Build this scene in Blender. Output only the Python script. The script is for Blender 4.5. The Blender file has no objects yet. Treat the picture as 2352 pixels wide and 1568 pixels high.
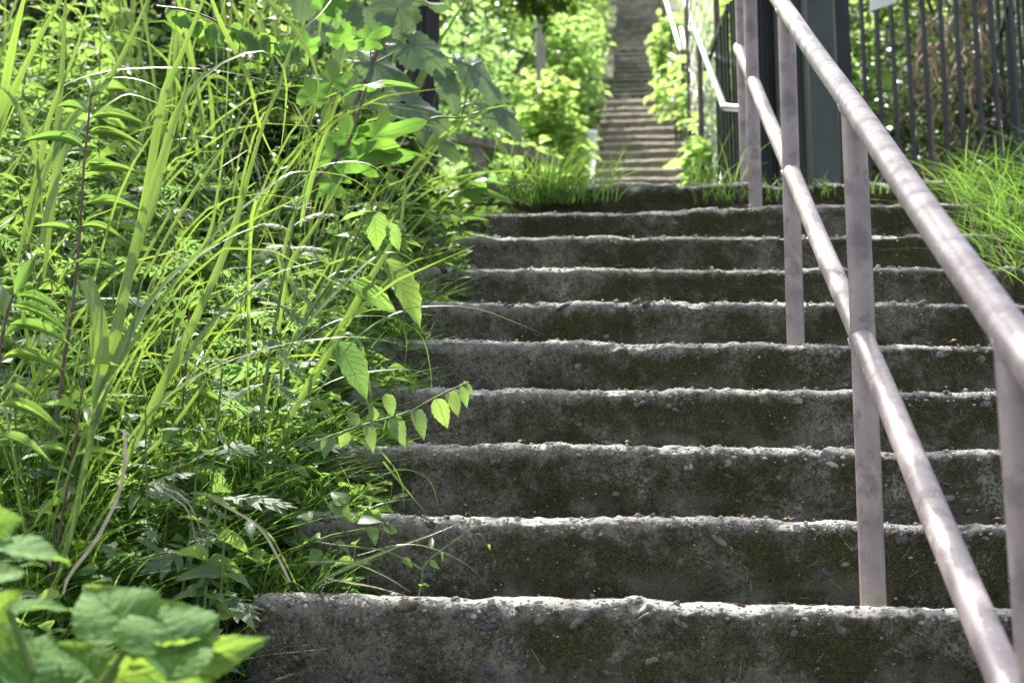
import bpy, math, random
import numpy as np
from mathutils import Vector, Matrix

random.seed(7); rng = np.random.default_rng(7)
S = bpy.context.scene
COL = S.collection
R = math.radians

# ------------------------------------------------------------------ camera, light, exposure
EYE = 1.75                      # eye height over the foot of the stairs
PITCH = R(10.3)
HEAD = R(5.086)                 # the stairs run 5 degrees to the right of the lens axis
cam_d = bpy.data.cameras.new('camera'); cam = bpy.data.objects.new('camera', cam_d); COL.objects.link(cam)
cam.location = (0, 0, EYE); cam.rotation_euler = (R(90) + PITCH, 0, 0)
cam_d.lens = 50; cam_d.sensor_width = 36; cam_d.clip_start = .05; cam_d.clip_end = 400
cam_d.dof.use_dof = True; cam_d.dof.focus_distance = 3.25; cam_d.dof.aperture_fstop = 4.4
cam_d.dof.aperture_blades = 0
S.camera = cam

SUN_EL, SUN_AZ = R(57), R(-24)  # azimuth from +Y, negative = left of the view
W = bpy.data.worlds.new('World'); S.world = W; W.use_nodes = True
wn = W.node_tree; wn.nodes.clear()
sky = wn.nodes.new('ShaderNodeTexSky'); sky.sky_type = 'NISHITA'; sky.sun_disc = False
sky.sun_elevation = SUN_EL; sky.sun_rotation = SUN_AZ; sky.dust_density = 4.0; sky.air_density = .8; sky.ozone_density = .3
bg = wn.nodes.new('ShaderNodeBackground'); bg.inputs[1].default_value = .142
wo = wn.nodes.new('ShaderNodeOutputWorld')
hs = wn.nodes.new('ShaderNodeHueSaturation'); hs.inputs['Saturation'].default_value = .55     # hazy summer sky
wn.links.new(sky.outputs[0], hs.inputs['Color']); wn.links.new(hs.outputs[0], bg.inputs[0]); wn.links.new(bg.outputs[0], wo.inputs[0])
sd = bpy.data.lights.new('sun', 'SUN'); sun = bpy.data.objects.new('sun', sd); COL.objects.link(sun)
sd.energy = 5.0; sd.angle = R(.53); sd.color = (1, .95, .87)
to_sun = Vector((math.sin(SUN_AZ) * math.cos(SUN_EL), math.cos(SUN_AZ) * math.cos(SUN_EL), math.sin(SUN_EL)))
sun.location = (0, 0, 30); sun.rotation_euler = to_sun.to_track_quat('Z', 'Y').to_euler()
S.view_settings.view_transform = 'Standard'; S.view_settings.look = 'None'
S.view_settings.exposure = 1.58; S.view_settings.gamma = 1; S.view_settings.use_curve_mapping = False
S.render.engine = 'CYCLES'
S.cycles.max_bounces = 8; S.cycles.diffuse_bounces = 4; S.cycles.transmission_bounces = 4; S.cycles.glossy_bounces = 3
S.cycles.use_denoising = True; S.cycles.sample_clamp_indirect = 6

# ------------------------------------------------------------------ coordinates
F = 50 / 36 * 2352
U = np.array([math.cos(HEAD), -math.sin(HEAD), 0.0]); V = np.array([math.sin(HEAD), math.cos(HEAD), 0.0])
def st(u, v, z=0.0):            # stair coordinates (across, along, height over the eye) -> world
    return U * u + V * v + np.array([0, 0, z + EYE])
def at(px, py, v):              # point at distance v along the stairs, seen at a pixel of the 2352 x 1568 view
    x = (px - 1176) / F; y = -(py - 784) / F
    d = np.array([x, math.cos(PITCH) - y * math.sin(PITCH), math.sin(PITCH) + y * math.cos(PITCH)])
    return d * (v / (d @ V)) + np.array([0, 0, EYE])
def uvz(P):
    return P @ U, P @ V, P[2] - EYE
def wpx(w, P):                  # width in metres of w pixels at P
    d = P - np.array([0, 0, EYE])
    return w / F * (d[1] * math.cos(PITCH) + d[2] * math.sin(PITCH))
D0, T, RISE, Z0, CROSS = 2.785, .2924, .18, -.003, math.tan(R(-1.15))
ULEFT = uvz(at(565, 1400, D0))[0]

# ------------------------------------------------------------------ helpers
def norm(a): return a / np.maximum(np.linalg.norm(a, axis=-1, keepdims=True), 1e-9)
def _hash(i, j, k):
    h = (i * 374761393 + j * 668265263 + k * 2147483647 + 12345) & 0xffffffff
    h = ((h ^ (h >> 13)) * 1274126177) & 0xffffffff
    return ((h ^ (h >> 16)) & 0xffff) / 65535.0
def vnoise(p):
    p = np.asarray(p, float); i = np.floor(p).astype(np.int64); f = p - i; f = f * f * (3 - 2 * f); r = 0
    for a in (0, 1):
        for b in (0, 1):
            for c in (0, 1):
                w = (f[..., 0] if a else 1 - f[..., 0]) * (f[..., 1] if b else 1 - f[..., 1]) * (f[..., 2] if c else 1 - f[..., 2])
                r = r + w * _hash(i[..., 0] + a, i[..., 1] + b, i[..., 2] + c)
    return r * 2 - 1
def fbm(p, oct=4):
    r = 0; a = 1.0; p = np.asarray(p, float)
    for o in range(oct):
        r = r + a * vnoise(p + 17.3 * o); p = p * 2.03; a *= .5
    return r

class MB:
    def __init__(s): s.v = []; s.f = []; s.uv = []; s.n = 0
    def add(s, v, f, uv=None):
        v = np.asarray(v, float).reshape(-1, 3); f = np.asarray(f, int)
        s.v.append(v); s.f.append(f + s.n); s.uv.append(np.zeros((len(v), 2)) if uv is None else np.asarray(uv, float)); s.n += len(v)
    def mesh(s, name, mat, smooth=True):
        me = bpy.data.meshes.new(name); v = np.concatenate(s.v); uv = np.concatenate(s.uv)
        me.vertices.add(len(v)); me.vertices.foreach_set('co', v.astype(np.float32).ravel())
        loops = []; starts = []; c = 0
        for f in s.f:
            if not len(f): continue
            k = f.shape[1]; loops.append(f.ravel()); starts.append(c + np.arange(len(f)) * k); c += f.size
        loops = np.concatenate(loops); starts = np.concatenate(starts)
        me.loops.add(len(loops)); me.loops.foreach_set('vertex_index', loops.astype(np.int32))
        me.polygons.add(len(starts)); me.polygons.foreach_set('loop_start', starts.astype(np.int32))
        me.update(calc_edges=True)
        me.polygons.foreach_set('use_smooth', np.full(len(starts), smooth))
        ul = me.uv_layers.new(name='UVMap'); ul.data.foreach_set('uv', uv[loops].astype(np.float32).ravel())
        if mat: me.materials.append(mat)
        me.validate(); return me
    def obj(s, name, mat, parent=None, smooth=True): return link(name, s.mesh(name, mat, smooth), parent)
def link(name, me, parent=None, M=None):
    o = bpy.data.objects.new(name, me); COL.objects.link(o)
    if parent: o.parent = parent
    if M is not None: o.matrix_local = M
    return o
def tag(o, label=None, cat=None, group=None, kind=None):
    if label: o['label'] = label
    if cat: o['category'] = cat
    if group: o['group'] = group
    if kind: o['kind'] = kind
    return o
def empty(name, loc=(0, 0, 0), rz=0):
    o = bpy.data.objects.new(name, None); COL.objects.link(o); o.location = loc; o.rotation_euler = (0, 0, rz); o.empty_display_size = .1
    return o
def rel(parent_loc, mb):        # shift a builder's world vertices to the parent's base
    mb.v = [v - np.array(parent_loc) for v in mb.v]; return mb

def gridf(nr, nc, off=0):
    i = np.arange(nr - 1)[:, None] * nc + np.arange(nc - 1)[None]
    return np.stack([i, i + 1, i + nc + 1, i + nc], -1).reshape(-1, 4) + off
def spline(P, n):
    P = np.asarray(P, float)
    if len(P) == 2: P = np.stack([P[0], (P[0] + P[1]) / 2, P[1]])
    Q = np.vstack([2 * P[0] - P[1], P, 2 * P[-1] - P[-2]]); t = np.linspace(0, len(P) - 1 - 1e-6, n); i = t.astype(int); f = (t - i)[:, None]
    a, b, c, d = Q[i], Q[i + 1], Q[i + 2], Q[i + 3]
    return .5 * (2 * b + (c - a) * f + (2 * a - 5 * b + 4 * c - d) * f ** 2 + (3 * b - a - 3 * c + d) * f ** 3)
def ribbon(mb, P, w, facing, fold=.25, twist=0.0):
    n = len(P); t = norm(np.gradient(P, axis=0)); fc = np.broadcast_to(facing, P.shape)
    s = norm(np.cross(t, fc)); nn = norm(np.cross(s, t))
    a = np.linspace(0, twist, n)[:, None]; s, nn = s * np.cos(a) + nn * np.sin(a), nn * np.cos(a) - s * np.sin(a)
    w = np.asarray(w)[:, None] / 2
    v = np.stack([P - s * w, P - nn * w * fold, P + s * w], 1)
    tt = np.linspace(0, 1, n); uv = np.stack([np.stack([np.full(n, x), tt], -1) for x in (0, .5, 1)], 1)
    mb.add(v.reshape(-1, 3), gridf(n, 3), uv.reshape(-1, 2))
def tube(mb, P, r, k=8, cap=True):
    P = np.asarray(P, float); n = len(P); r = np.broadcast_to(r, (n,)); t = norm(np.gradient(P, axis=0))
    ref = np.array([0, 0, 1.0]) if abs(t[:, 2]).mean() < .8 else np.array([1.0, 0, 0])
    a = norm(np.cross(t, ref)); b = np.cross(a, t); th = np.arange(k) / k * 2 * math.pi
    v = P[:, None] + (a[:, None] * np.cos(th)[None, :, None] + b[:, None] * np.sin(th)[None, :, None]) * r[:, None, None]
    i = np.arange(n - 1)[:, None] * k + np.arange(k)[None]; j = np.arange(n - 1)[:, None] * k + (np.arange(k)[None] + 1) % k
    f = np.stack([i, i + k, j + k, j], -1).reshape(-1, 4)
    uv = np.stack(np.broadcast_arrays(np.arange(k)[None] / k, np.linspace(0, 1, n)[:, None]), -1).reshape(-1, 2)
    mb.add(v.reshape(-1, 3), f, uv)
    if cap:
        for e in (0, n - 1):
            vv = np.vstack([v[e], P[e]]); q = np.arange(k); ff = np.stack([q, (q + 1) % k, np.full(k, k)], -1)
            mb.add(vv, ff if e == 0 else ff[:, ::-1])
def box(mb, c, s, rz=0, bev=0):
    x, y, z = np.array(s) / 2
    v = np.array([(-x, -y, -z), (x, -y, -z), (x, y, -z), (-x, y, -z), (-x, -y, z), (x, -y, z), (x, y, z), (-x, y, z)])
    cs, sn = math.cos(rz), math.sin(rz); v = v @ np.array([[cs, sn, 0], [-sn, cs, 0], [0, 0, 1]]) + np.array(c)
    mb.add(v, [(0, 3, 2, 1), (4, 5, 6, 7), (0, 1, 5, 4), (1, 2, 6, 5), (2, 3, 7, 6), (3, 0, 4, 7)])

# ------------------------------------------------------------------ materials
class NT:
    def __init__(s, name):
        s.m = bpy.data.materials.new(name); s.m.use_nodes = True; s.t = s.m.node_tree; s.t.nodes.clear()
    def n(s, typ, ins=None, out=0, **props):
        x = s.t.nodes.new('ShaderNode' + typ)
        for k, v in props.items(): setattr(x, k, v)
        for k, v in (ins or {}).items():
            if isinstance(v, bpy.types.NodeSocket): s.t.links.new(v, x.inputs[k])
            else: x.inputs[k].default_value = v
        return x.outputs[out] if out is not None else x
    def math(s, op, a, b=0.0, c=0.0, clamp=False): return s.n('Math', {0: a, 1: b, 2: c}, operation=op, use_clamp=clamp)
    def mix(s, f, a, b, bt='MIX'):
        x = s.t.nodes.new('ShaderNodeMix'); x.data_type = 'RGBA'; x.blend_type = bt
        for k, v in ((0, f), (6, a), (7, b)):
            if isinstance(v, bpy.types.NodeSocket): s.t.links.new(v, x.inputs[k])
            else: x.inputs[k].default_value = v if k == 0 else (*v, 1)
        return x.outputs[2]
    def ramp(s, f, a, b, c=0.0, d=1.0):
        x = s.t.nodes.new('ShaderNodeMapRange'); x.clamp = True; x.interpolation_type = 'SMOOTHSTEP'
        for k, v in ((0, f), (1, a), (2, b), (3, c), (4, d)):
            if isinstance(v, bpy.types.NodeSocket): s.t.links.new(v, x.inputs[k])
            else: x.inputs[k].default_value = v
        return x.outputs[0]
    def noise(s, vec, sc, det=3, rough=.55, out=0, dist=0.0): return s.n('TexNoise', {'Vector': vec, 'Scale': sc, 'Detail': det, 'Roughness': rough, 'Distortion': dist}, out)
    def done(s, shader):
        o = s.t.nodes.new('ShaderNodeOutputMaterial'); s.t.links.new(shader, o.inputs[0]); return s.m

def concrete_mat(name, moss=1.0, tint=(1, 1, 1), bare=1.0):
    k = NT(name); tc = k.n('TexCoord', None, None); P = tc.outputs['Object']; rnd = k.n('ObjectInfo', None, 'Random')
    vec = k.n('VectorMath', {0: P, 1: k.n('CombineXYZ', {0: k.math('MULTIPLY', rnd, 37.0), 1: k.math('MULTIPLY', rnd, 91.0), 2: k.math('MULTIPLY', rnd, 53.0)})}, operation='ADD')
    sep = k.n('SeparateXYZ', {0: P}, None); zx, zz = sep.outputs[0], sep.outputs[2]
    nz = k.n('SeparateXYZ', {0: k.n('NewGeometry', None, 'Normal')}, 2)
    big = k.noise(vec, 5, 4); fine = k.noise(vec, 95, 5, .7); mid = k.noise(vec, 28, 4, .65)
    c = k.mix(k.ramp(big, .35, .7), (.09 * tint[0], .086 * tint[1], .068 * tint[2]), (.175 * tint[0], .165 * tint[1], .132 * tint[2]))
    c = k.mix(k.ramp(mid, .38, .68), c, (.19 * tint[0], .176 * tint[1], .142 * tint[2]))
    c = k.mix(k.ramp(fine, .32, .56, .9, 0), c, (.022, .021, .017))
    g2 = k.noise(vec, 150, 2, .75); c = k.mix(k.ramp(g2, .32, .46, .8, 0), c, (.028, .026, .02)); c = k.mix(k.ramp(g2, .60, .70, 0, .7), c, (.36, .335, .28)); grain = k.noise(vec, 330, 2, .8); c = k.mix(k.ramp(grain, .56, .70, 0, .75), c, (.36, .34, .30)); c = k.mix(k.ramp(grain, .30, .44, .7, 0), c, (.035, .032, .026))
    # aggregate pebbles
    vo = k.n('TexVoronoi', {'Vector': k.n('VectorMath', {0: vec, 1: k.n('VectorMath', {0: k.noise(vec, 20, 2, out=1), 'Scale': .02}, operation='SCALE')}, operation='ADD'), 'Scale': 62.0, 'Randomness': 1.0}, None)
    vr = k.n('SeparateColor', {0: vo.outputs['Color']}, None)
    peb = k.math('MULTIPLY', k.ramp(vo.outputs['Distance'], .36, .44, 1, 0), k.ramp(vr.outputs[0], .72, .76))
    pc = k.mix(vr.outputs[1], (.055, .062, .072), (.22, .215, .20)); pc = k.mix(k.ramp(vr.outputs[2], .8, .9), pc, (.17, .12, .085))
    c = k.mix(k.math('MULTIPLY', peb, .85), c, pc)
    # bare pale nosing and worn tops, dark green-brown moss on the face
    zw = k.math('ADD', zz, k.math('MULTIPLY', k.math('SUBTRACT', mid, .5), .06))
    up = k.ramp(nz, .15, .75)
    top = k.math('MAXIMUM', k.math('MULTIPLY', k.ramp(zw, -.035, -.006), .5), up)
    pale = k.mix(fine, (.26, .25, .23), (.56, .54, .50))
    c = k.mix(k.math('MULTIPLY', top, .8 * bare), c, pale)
    if moss:
        mn = k.noise(vec, 6.5, 5, .62, dist=.6); m2 = k.noise(vec, 2.1, 2)
        side = k.ramp(zx, -.75, .0, -.16, .05)
        mm = k.math('ADD', k.math('ADD', mn, k.math('MULTIPLY', k.math('SUBTRACT', m2, .5), .55)), side)
        mask = k.math('MULTIPLY', k.ramp(k.math('ADD', mm, k.math('MULTIPLY', k.math('SUBTRACT', k.noise(vec, 55, 4, .75), .5), .42)), .35, .62), k.ramp(zw, -.05, -.02, 1, 0))
        gran = k.noise(vec, 210, 3, .75)
        mc = k.mix(k.ramp(gran, .42, .68), (.020, .022, .008), (.12, .13, .024))
        mc = k.mix(k.ramp(k.noise(vec, 9, 2), .52, .68), mc, (.04, .022, .010), 'MIX') if moss > 1.5 else k.mix(k.math('MULTIPLY', k.ramp(k.noise(vec, 9, 2), .55, .7), .45), mc, (.05, .028, .014))
        mask = k.math('MULTIPLY', mask, k.ramp(gran, .2, .48, .55, 1.0))
        mask = k.math('MULTIPLY', mask, .85 * min(moss, 1.0))
        c = k.mix(mask, c, mc)
        # yellow moss cushions right at the nosing
        ym = k.math('MULTIPLY', k.ramp(k.noise(vec, 19, 3, .6), .66, .71), k.ramp(zw, -.07, -.02))
        c = k.mix(k.math('MULTIPLY', ym, k.ramp(gran, .3, .5)), c, (.17, .16, .02))
    stv = k.n('VectorMath', {0: vec, 1: (26.0, 1.0, 2.2)}, operation='MULTIPLY'); sk = k.ramp(k.noise(stv, 1.0, 3, .6), .56, .7)
    c = k.mix(k.math('MULTIPLY', k.math('MULTIPLY', sk, k.ramp(big, .4, .6)), .45), c, (.035, .033, .027))
    du_ = k.math('MULTIPLY', k.ramp(zz, -.15, -.09, 1, 0), k.ramp(k.noise(vec, 8.0, 4, .6), .46, .62)); c = k.mix(k.math('MULTIPLY', du_, .6), c, (.20, .178, .145))
    # lime bloom near the foot of the riser, pale flecks
    ef = k.math('MULTIPLY', k.ramp(k.noise(vec, 4.3, 5, .7), .55, .68), k.ramp(k.noise(vec, 130, 3, .7), .42, .6))
    c = k.mix(k.math('MULTIPLY', ef, .7), c, (.42, .40, .36))
    fl = k.n('TexVoronoi', {'Vector': vec, 'Scale': 120.0}, None); fr = k.n('SeparateColor', {0: fl.outputs['Color']}, 0)
    fk = k.math('MULTIPLY', k.ramp(fl.outputs['Distance'], .14, .24, 1, 0), k.ramp(fr, .93, .95)); c = k.mix(k.math('MULTIPLY', fk, .7), c, (.42, .41, .38))
    h = k.math('ADD', k.math('MULTIPLY', fine, .8), k.math('ADD', k.math('MULTIPLY', mid, .8), k.math('MULTIPLY', peb, .8)))
    if moss: h = k.math('ADD', h, k.math('MULTIPLY', k.math('MULTIPLY', mask, gran), 1.6))
    bp = k.n('Bump', {'Height': h, 'Distance': .009, 'Strength': 1.0})
    b = k.n('BsdfPrincipled', {'Base Color': c, 'Roughness': .88, 'Normal': bp, 'Specular IOR Level': .25})
    return k.done(b)

def leaf_mat(name, ca, cb, tr, rough=.42, veins=7.0, vein_col=None, tmix=.45, vary=.5, bump=.35, spec=.5, fan=False, midrib=.035, streak=0.0):
    """ca, cb: the two ends of the blade colour; tr: the colour light takes going through."""
    k = NT(name); tc = k.n('TexCoord', None, None); uv = k.n('SeparateXYZ', {0: tc.outputs['UV']}, None); x, y = uv.outputs[0], uv.outputs[1]
    pos = k.n('NewGeometry', None, 'Position'); rnd = k.n('ObjectInfo', None, 'Random')
    var = k.math('ADD', k.math('MULTIPLY', k.noise(pos, 5.5, 2), .75), k.math('MULTIPLY', rnd, .5 * vary))
    ax = k.math('ABSOLUTE', k.math('SUBTRACT', x, .5))
    if fan:
        # veins running from the leaf foot into the lobes
        dx = k.math('SUBTRACT', x, .5); dy = k.math('ADD', y, .02); ln = None
        for ang in (-100, -52, 0, 52, 100):
            a = R(ang); cx = k.math('ABSOLUTE', k.math('SUBTRACT', k.math('MULTIPLY', dx, math.cos(a)), k.math('MULTIPLY', dy, math.sin(a))))
            fw = k.math('ADD', k.math('MULTIPLY', dx, math.sin(a)), k.math('MULTIPLY', dy, math.cos(a)))
            m = k.math('MULTIPLY', k.ramp(cx, .004, .016, 1, 0), k.ramp(fw, 0, .03)); ln = m if ln is None else k.math('MAXIMUM', ln, m)
        fr = k.math('ABSOLUTE', k.math('SUBTRACT', k.math('FRACT', k.math('SUBTRACT', k.math('MULTIPLY', y, veins), k.math('MULTIPLY', ax, veins * .9))), .5))
        ln = k.math('MAXIMUM', ln, k.math('MULTIPLY', k.ramp(fr, .02, .1, .55, 0), 1.0))
    else:
        ln = k.ramp(ax, midrib * .5, midrib, 1, 0)
        if veins:
            fr = k.math('ABSOLUTE', k.math('SUBTRACT', k.math('FRACT', k.math('SUBTRACT', k.math('MULTIPLY', y, veins), k.math('MULTIPLY', ax, veins * .55))), .5))
            ln = k.math('MAXIMUM', ln, k.ramp(fr, .03, .13, .6, 0))
    vc = vein_col or tuple(min(1, q * 2.2 + .02) for q in cb)
    c = k.mix(k.ramp(var, .3, .85), ca, cb); t = k.mix(k.ramp(var, .3, .85), tr, tuple(q * r for q, r in zip(tr, (1.15, .95, .8))))
    if streak:
        sx = k.n('TexNoise', {'Vector': k.n('CombineXYZ', {0: k.math('MULTIPLY', x, 30.0), 1: k.math('MULTIPLY', y, 1.2), 2: rnd}), 'Scale': 1.0, 'Detail': 1.0})
        c = k.mix(k.math('MULTIPLY', k.ramp(sx, .45, .7), streak), c, tuple(q * 1.7 for q in cb))
        t = k.mix(k.math('MULTIPLY', k.ramp(sx, .45, .7), streak), t, tuple(q * .6 for q in tr))
    c = k.mix(k.math('MULTIPLY', ln, .5), c, vc); t = k.mix(k.math('MULTIPLY', ln, .35), t, tuple(q * .45 for q in tr))
    blot = k.ramp(k.noise(pos, 60, 2), .70, .76); c = k.mix(k.math('MULTIPLY', blot, .4), c, (.16, .11, .04))
    bp = k.n('Bump', {'Height': k.math('ADD', k.math('MULTIPLY', ln, -1.0), k.math('MULTIPLY', k.noise(pos, 70, 2), .6)), 'Distance': .003, 'Strength': bump})
    b = k.n('BsdfPrincipled', {'Base Color': c, 'Roughness': rough, 'Normal': bp, 'Specular IOR Level': spec})
    tl = k.n('BsdfTranslucent', {'Color': t, 'Normal': bp})
    return k.done(k.n('MixShader', {0: tmix, 1: b, 2: tl}))

def plain_mat(name, ca, cb, rough=.6, sc=12.0, metal=0.0, bump=.3, bsc=60.0, stretch=None, spec=.4):
    k = NT(name); P = k.n('TexCoord', None, 'Object')
    if stretch: P = k.n('VectorMath', {0: P, 1: stretch}, operation='MULTIPLY')
    n = k.noise(P, sc, 4); c = k.mix(k.ramp(n, .35, .68), ca, cb)
    bp = k.n('Bump', {'Height': k.noise(P, bsc, 3), 'Distance': .004, 'Strength': bump})
    return k.done(k.n('BsdfPrincipled', {'Base Color': c, 'Roughness': rough, 'Metallic': metal, 'Normal': bp, 'Specular IOR Level': spec}))

def paint_mat(name, post=False):
    k = NT(name); P = k.n('TexCoord', None, 'Object'); uv = k.n('TexCoord', None, 'UV')
    n1 = k.noise(P, 9, 4); n2 = k.noise(P, 55, 4, .65); n3 = k.noise(P, 21, 3)
    c = k.mix(k.ramp(n1, .3, .7), (.24, .195, .203), (.37, .31, .312))
    c = k.mix(k.math('MULTIPLY', k.ramp(n3, .50, .64), .65), c, (.16, .127, .143))
    sc = k.noise(k.n('VectorMath', {0: P, 1: (230.0, 60.0, 60.0)}, operation='MULTIPLY'), 1.0, 3, .7)
    c = k.mix(k.math('MULTIPLY', k.math('MULTIPLY', k.ramp(sc, .60, .66), k.ramp(n1, .40, .52)), .25 if post else 1.0), c, (.60, .50, .48))
    ru = k.math('MULTIPLY', k.ramp(n2, .62, .70), k.ramp(n3, .54, .64)); c = k.mix(ru, c, (.26, .10, .035))
    pz = k.n('SeparateXYZ', {0: P}, 2); ft = k.math('MULTIPLY', k.ramp(pz, .0, .055, 1, 0), k.ramp(n2, .35, .55)) if post else 0.0; c = k.mix(ft, c, (.30, .27, .17))
    dirt = k.ramp(n2, .22, .36, 1, 0); c = k.mix(k.math('MULTIPLY', dirt, .55), c, (.14, .12, .13))
    bp = k.n('Bump', {'Height': k.math('ADD', n2, k.math('MULTIPLY', k.noise(P, 240, 2), .35)), 'Distance': .002, 'Strength': .35})
    return k.done(k.n('BsdfPrincipled', {'Base Color': c, 'Roughness': k.ramp(n3, .3, .7, .3, .48), 'Normal': bp, 'Specular IOR Level': .55}))

M = {}
M['concrete'] = concrete_mat('mossy_concrete', 1.0)
M['concrete_far'] = concrete_mat('stained_concrete', .25, (2.1, 1.8, 1.5), .8)
M['pebble'] = None
def pebble_mat():
    k = NT('river_pebble'); r = k.n('ObjectInfo', None, 'Random'); P = k.n('NewGeometry', None, 'Position')
    c = k.mix(k.ramp(r, .0, .55), (.06, .068, .08), (.17, .172, .175)); c = k.mix(k.ramp(r, .62, .7), c, (.15, .12, .095)); c = k.mix(k.ramp(r, .93, .97), c, (.36, .35, .33))
    c = k.mix(k.math('MULTIPLY', k.ramp(k.noise(P, 130, 4, .7), .5, .66), .7), c, (.25, .24, .22))
    c = k.mix(k.math('MULTIPLY', k.ramp(k.noise(P, 60, 3), .44, .58), .8), c, (.04, .041, .020))
    return k.done(k.n('BsdfPrincipled', {'Base Color': c, 'Roughness': .7, 'Specular IOR Level': .3}))
M['pebble'] = pebble_mat()
M['aggregate'] = plain_mat('aggregate', (.30, .285, .26), (.52, .50, .46), .85, 90.0, 0, .5, 400.0)
M['paint'] = paint_mat('worn_mauve_paint'); M['paint_post'] = paint_mat('worn_mauve_post_paint', True)
M['steel'] = plain_mat('galvanised_steel', (.62, .64, .66), (.75, .77, .78), .28, 20.0, .9, .1)
M['wire'] = plain_mat('galvanised_wire', (.30, .32, .33), (.42, .44, .45), .3, 20.0, .9, .05)
M['rust_post'] = plain_mat('brown_painted_post', (.10, .07, .07), (.16, .11, .11), .5, 14.0)
M['slate'] = plain_mat('slate_green_metal', (.045, .056, .056), (.062, .075, .074), .45, 8.0, 0, .08, 90.0)
M['black'] = plain_mat('black_green_metal', (.010, .013, .013), (.018, .022, .022), .4, 8.0, 0, .08)
M['picket'] = plain_mat('dark_blue_grey_metal', (.013, .015, .020), (.022, .025, .031), .4, 9.0, 0, .06)
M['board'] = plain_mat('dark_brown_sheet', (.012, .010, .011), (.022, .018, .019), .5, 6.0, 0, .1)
M['white'] = plain_mat('white_sign_paint', (.72, .76, .74), (.78, .82, .8), .5, 5.0)
M['wood'] = plain_mat('grey_weathered_wood', (.20, .18, .15), (.36, .33, .28), .85, 5.0, 0, .6, 25.0, (1.0, 8.0, 8.0))
M['bark'] = plain_mat('pale_bark', (.30, .28, .24), (.48, .45, .39), .9, 9.0, 0, .9, 25.0, (6.0, 6.0, 1.4))
M['bark_dark'] = plain_mat('dark_bark', (.05, .04, .03), (.12, .10, .08), .9, 9.0, 0, .9, 25.0, (6.0, 6.0, 1.4))
M['soil'] = plain_mat('dark_soil', (.018, .015, .010), (.05, .042, .028), .95, 14.0, 0, 1.0, 40.0)
M['hill'] = plain_mat('leaf_litter_slope', (.03, .034, .012), (.07, .075, .03), .95, 3.0, 0, 1.0, 20.0)
M['straw'] = plain_mat('dry_straw', (.42, .36, .24), (.58, .50, .36), .65, 40.0)
M['needle'] = plain_mat('dry_needles', (.24, .17, .11), (.45, .36, .27), .7, 60.0)
M['stem'] = plain_mat('green_stem', (.10, .17, .04), (.17, .24, .07), .5, 30.0)
M['stem_purple'] = plain_mat('purple_brown_stem', (.10, .06, .055), (.17, .11, .09), .5, 30.0)
M['vine_bark'] = plain_mat('dry_vine', (.16, .12, .085), (.30, .24, .18), .85, 20.0)
# leaves: reflect dark green, glow yellow-green when the sun is behind them
M['blade'] = leaf_mat('silver_grass_blade', (.085, .155, .05), (.13, .21, .085), (.32, .53, .06), .34, 0, (.36, .44, .30), .42, .6, .25, .5, False, .09, .7)
M['fine'] = leaf_mat('fine_grass_blade', (.085, .155, .045), (.13, .205, .08), (.21, .40, .06), .42, 0, None, .45, .5, .1, .45, False, .05)
M['mug'] = leaf_mat('mugwort_leaf', (.13, .195, .11), (.20, .265, .165), (.24, .43, .11), .6, 0, None, .42, .5, .3, .5, False, .05)
M['lance'] = leaf_mat('willow_leaf_weed', (.085, .165, .05), (.13, .215, .08), (.24, .46, .07), .36, 9.0, (.2, .3, .1), .45, .5, .25, .5, False, .05)
M['ovate'] = leaf_mat('ovate_weed_leaf', (.105, .18, .08), (.16, .235, .125), (.28, .49, .09), .52, 7.0, None, .44, .5, .4)
M['perilla'] = leaf_mat('toothed_weed_leaf', (.07, .14, .05), (.11, .18, .06), (.27, .47, .08), .45, 8.0, (.2, .27, .12), .46, .6, .8)
M['yellowing'] = leaf_mat('yellowing_leaf', (.15, .24, .07), (.22, .27, .08), (.25, .48, .10), .5, 8.0, (.12, .10, .03), .5, .5, .7)
M['mulberry'] = leaf_mat('mulberry_leaf', (.075, .16, .03), (.10, .19, .04), (.20, .44, .06), .42, 7.0, (.2, .28, .09), .48, .4, .35, .45, True)
M['grape'] = leaf_mat('wild_grape_leaf', (.10, .16, .115), (.13, .195, .145), (.22, .38, .11), .42, 8.0, (.09, .13, .08), .3, .4, .7, .5, True)
M['hydrangea'] = leaf_mat('downy_foreground_leaf', (.10, .215, .06), (.14, .26, .085), (.26, .46, .07), .75, 6.0, (.07, .14, .05), .4, .4, 1.0, .15)
M['bush'] = leaf_mat('bush_leaf', (.10, .16, .05), (.16, .22, .08), (.42, .68, .17), .3, 0, None, .55, .5, .0, .6)
M['bush_cool'] = leaf_mat('cool_bush_leaf', (.075, .145, .06), (.12, .20, .09), (.32, .58, .18), .3, 0, None, .5, .5, .0, .6)
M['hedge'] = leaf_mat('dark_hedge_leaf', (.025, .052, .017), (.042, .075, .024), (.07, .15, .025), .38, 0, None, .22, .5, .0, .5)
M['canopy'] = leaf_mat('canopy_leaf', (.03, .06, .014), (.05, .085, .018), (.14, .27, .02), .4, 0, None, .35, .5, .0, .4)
M['autumn'] = leaf_mat('orange_leaf', (.18, .12, .03), (.24, .16, .04), (.7, .5, .08), .45, 0, None, .5, .5, .0)

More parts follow.
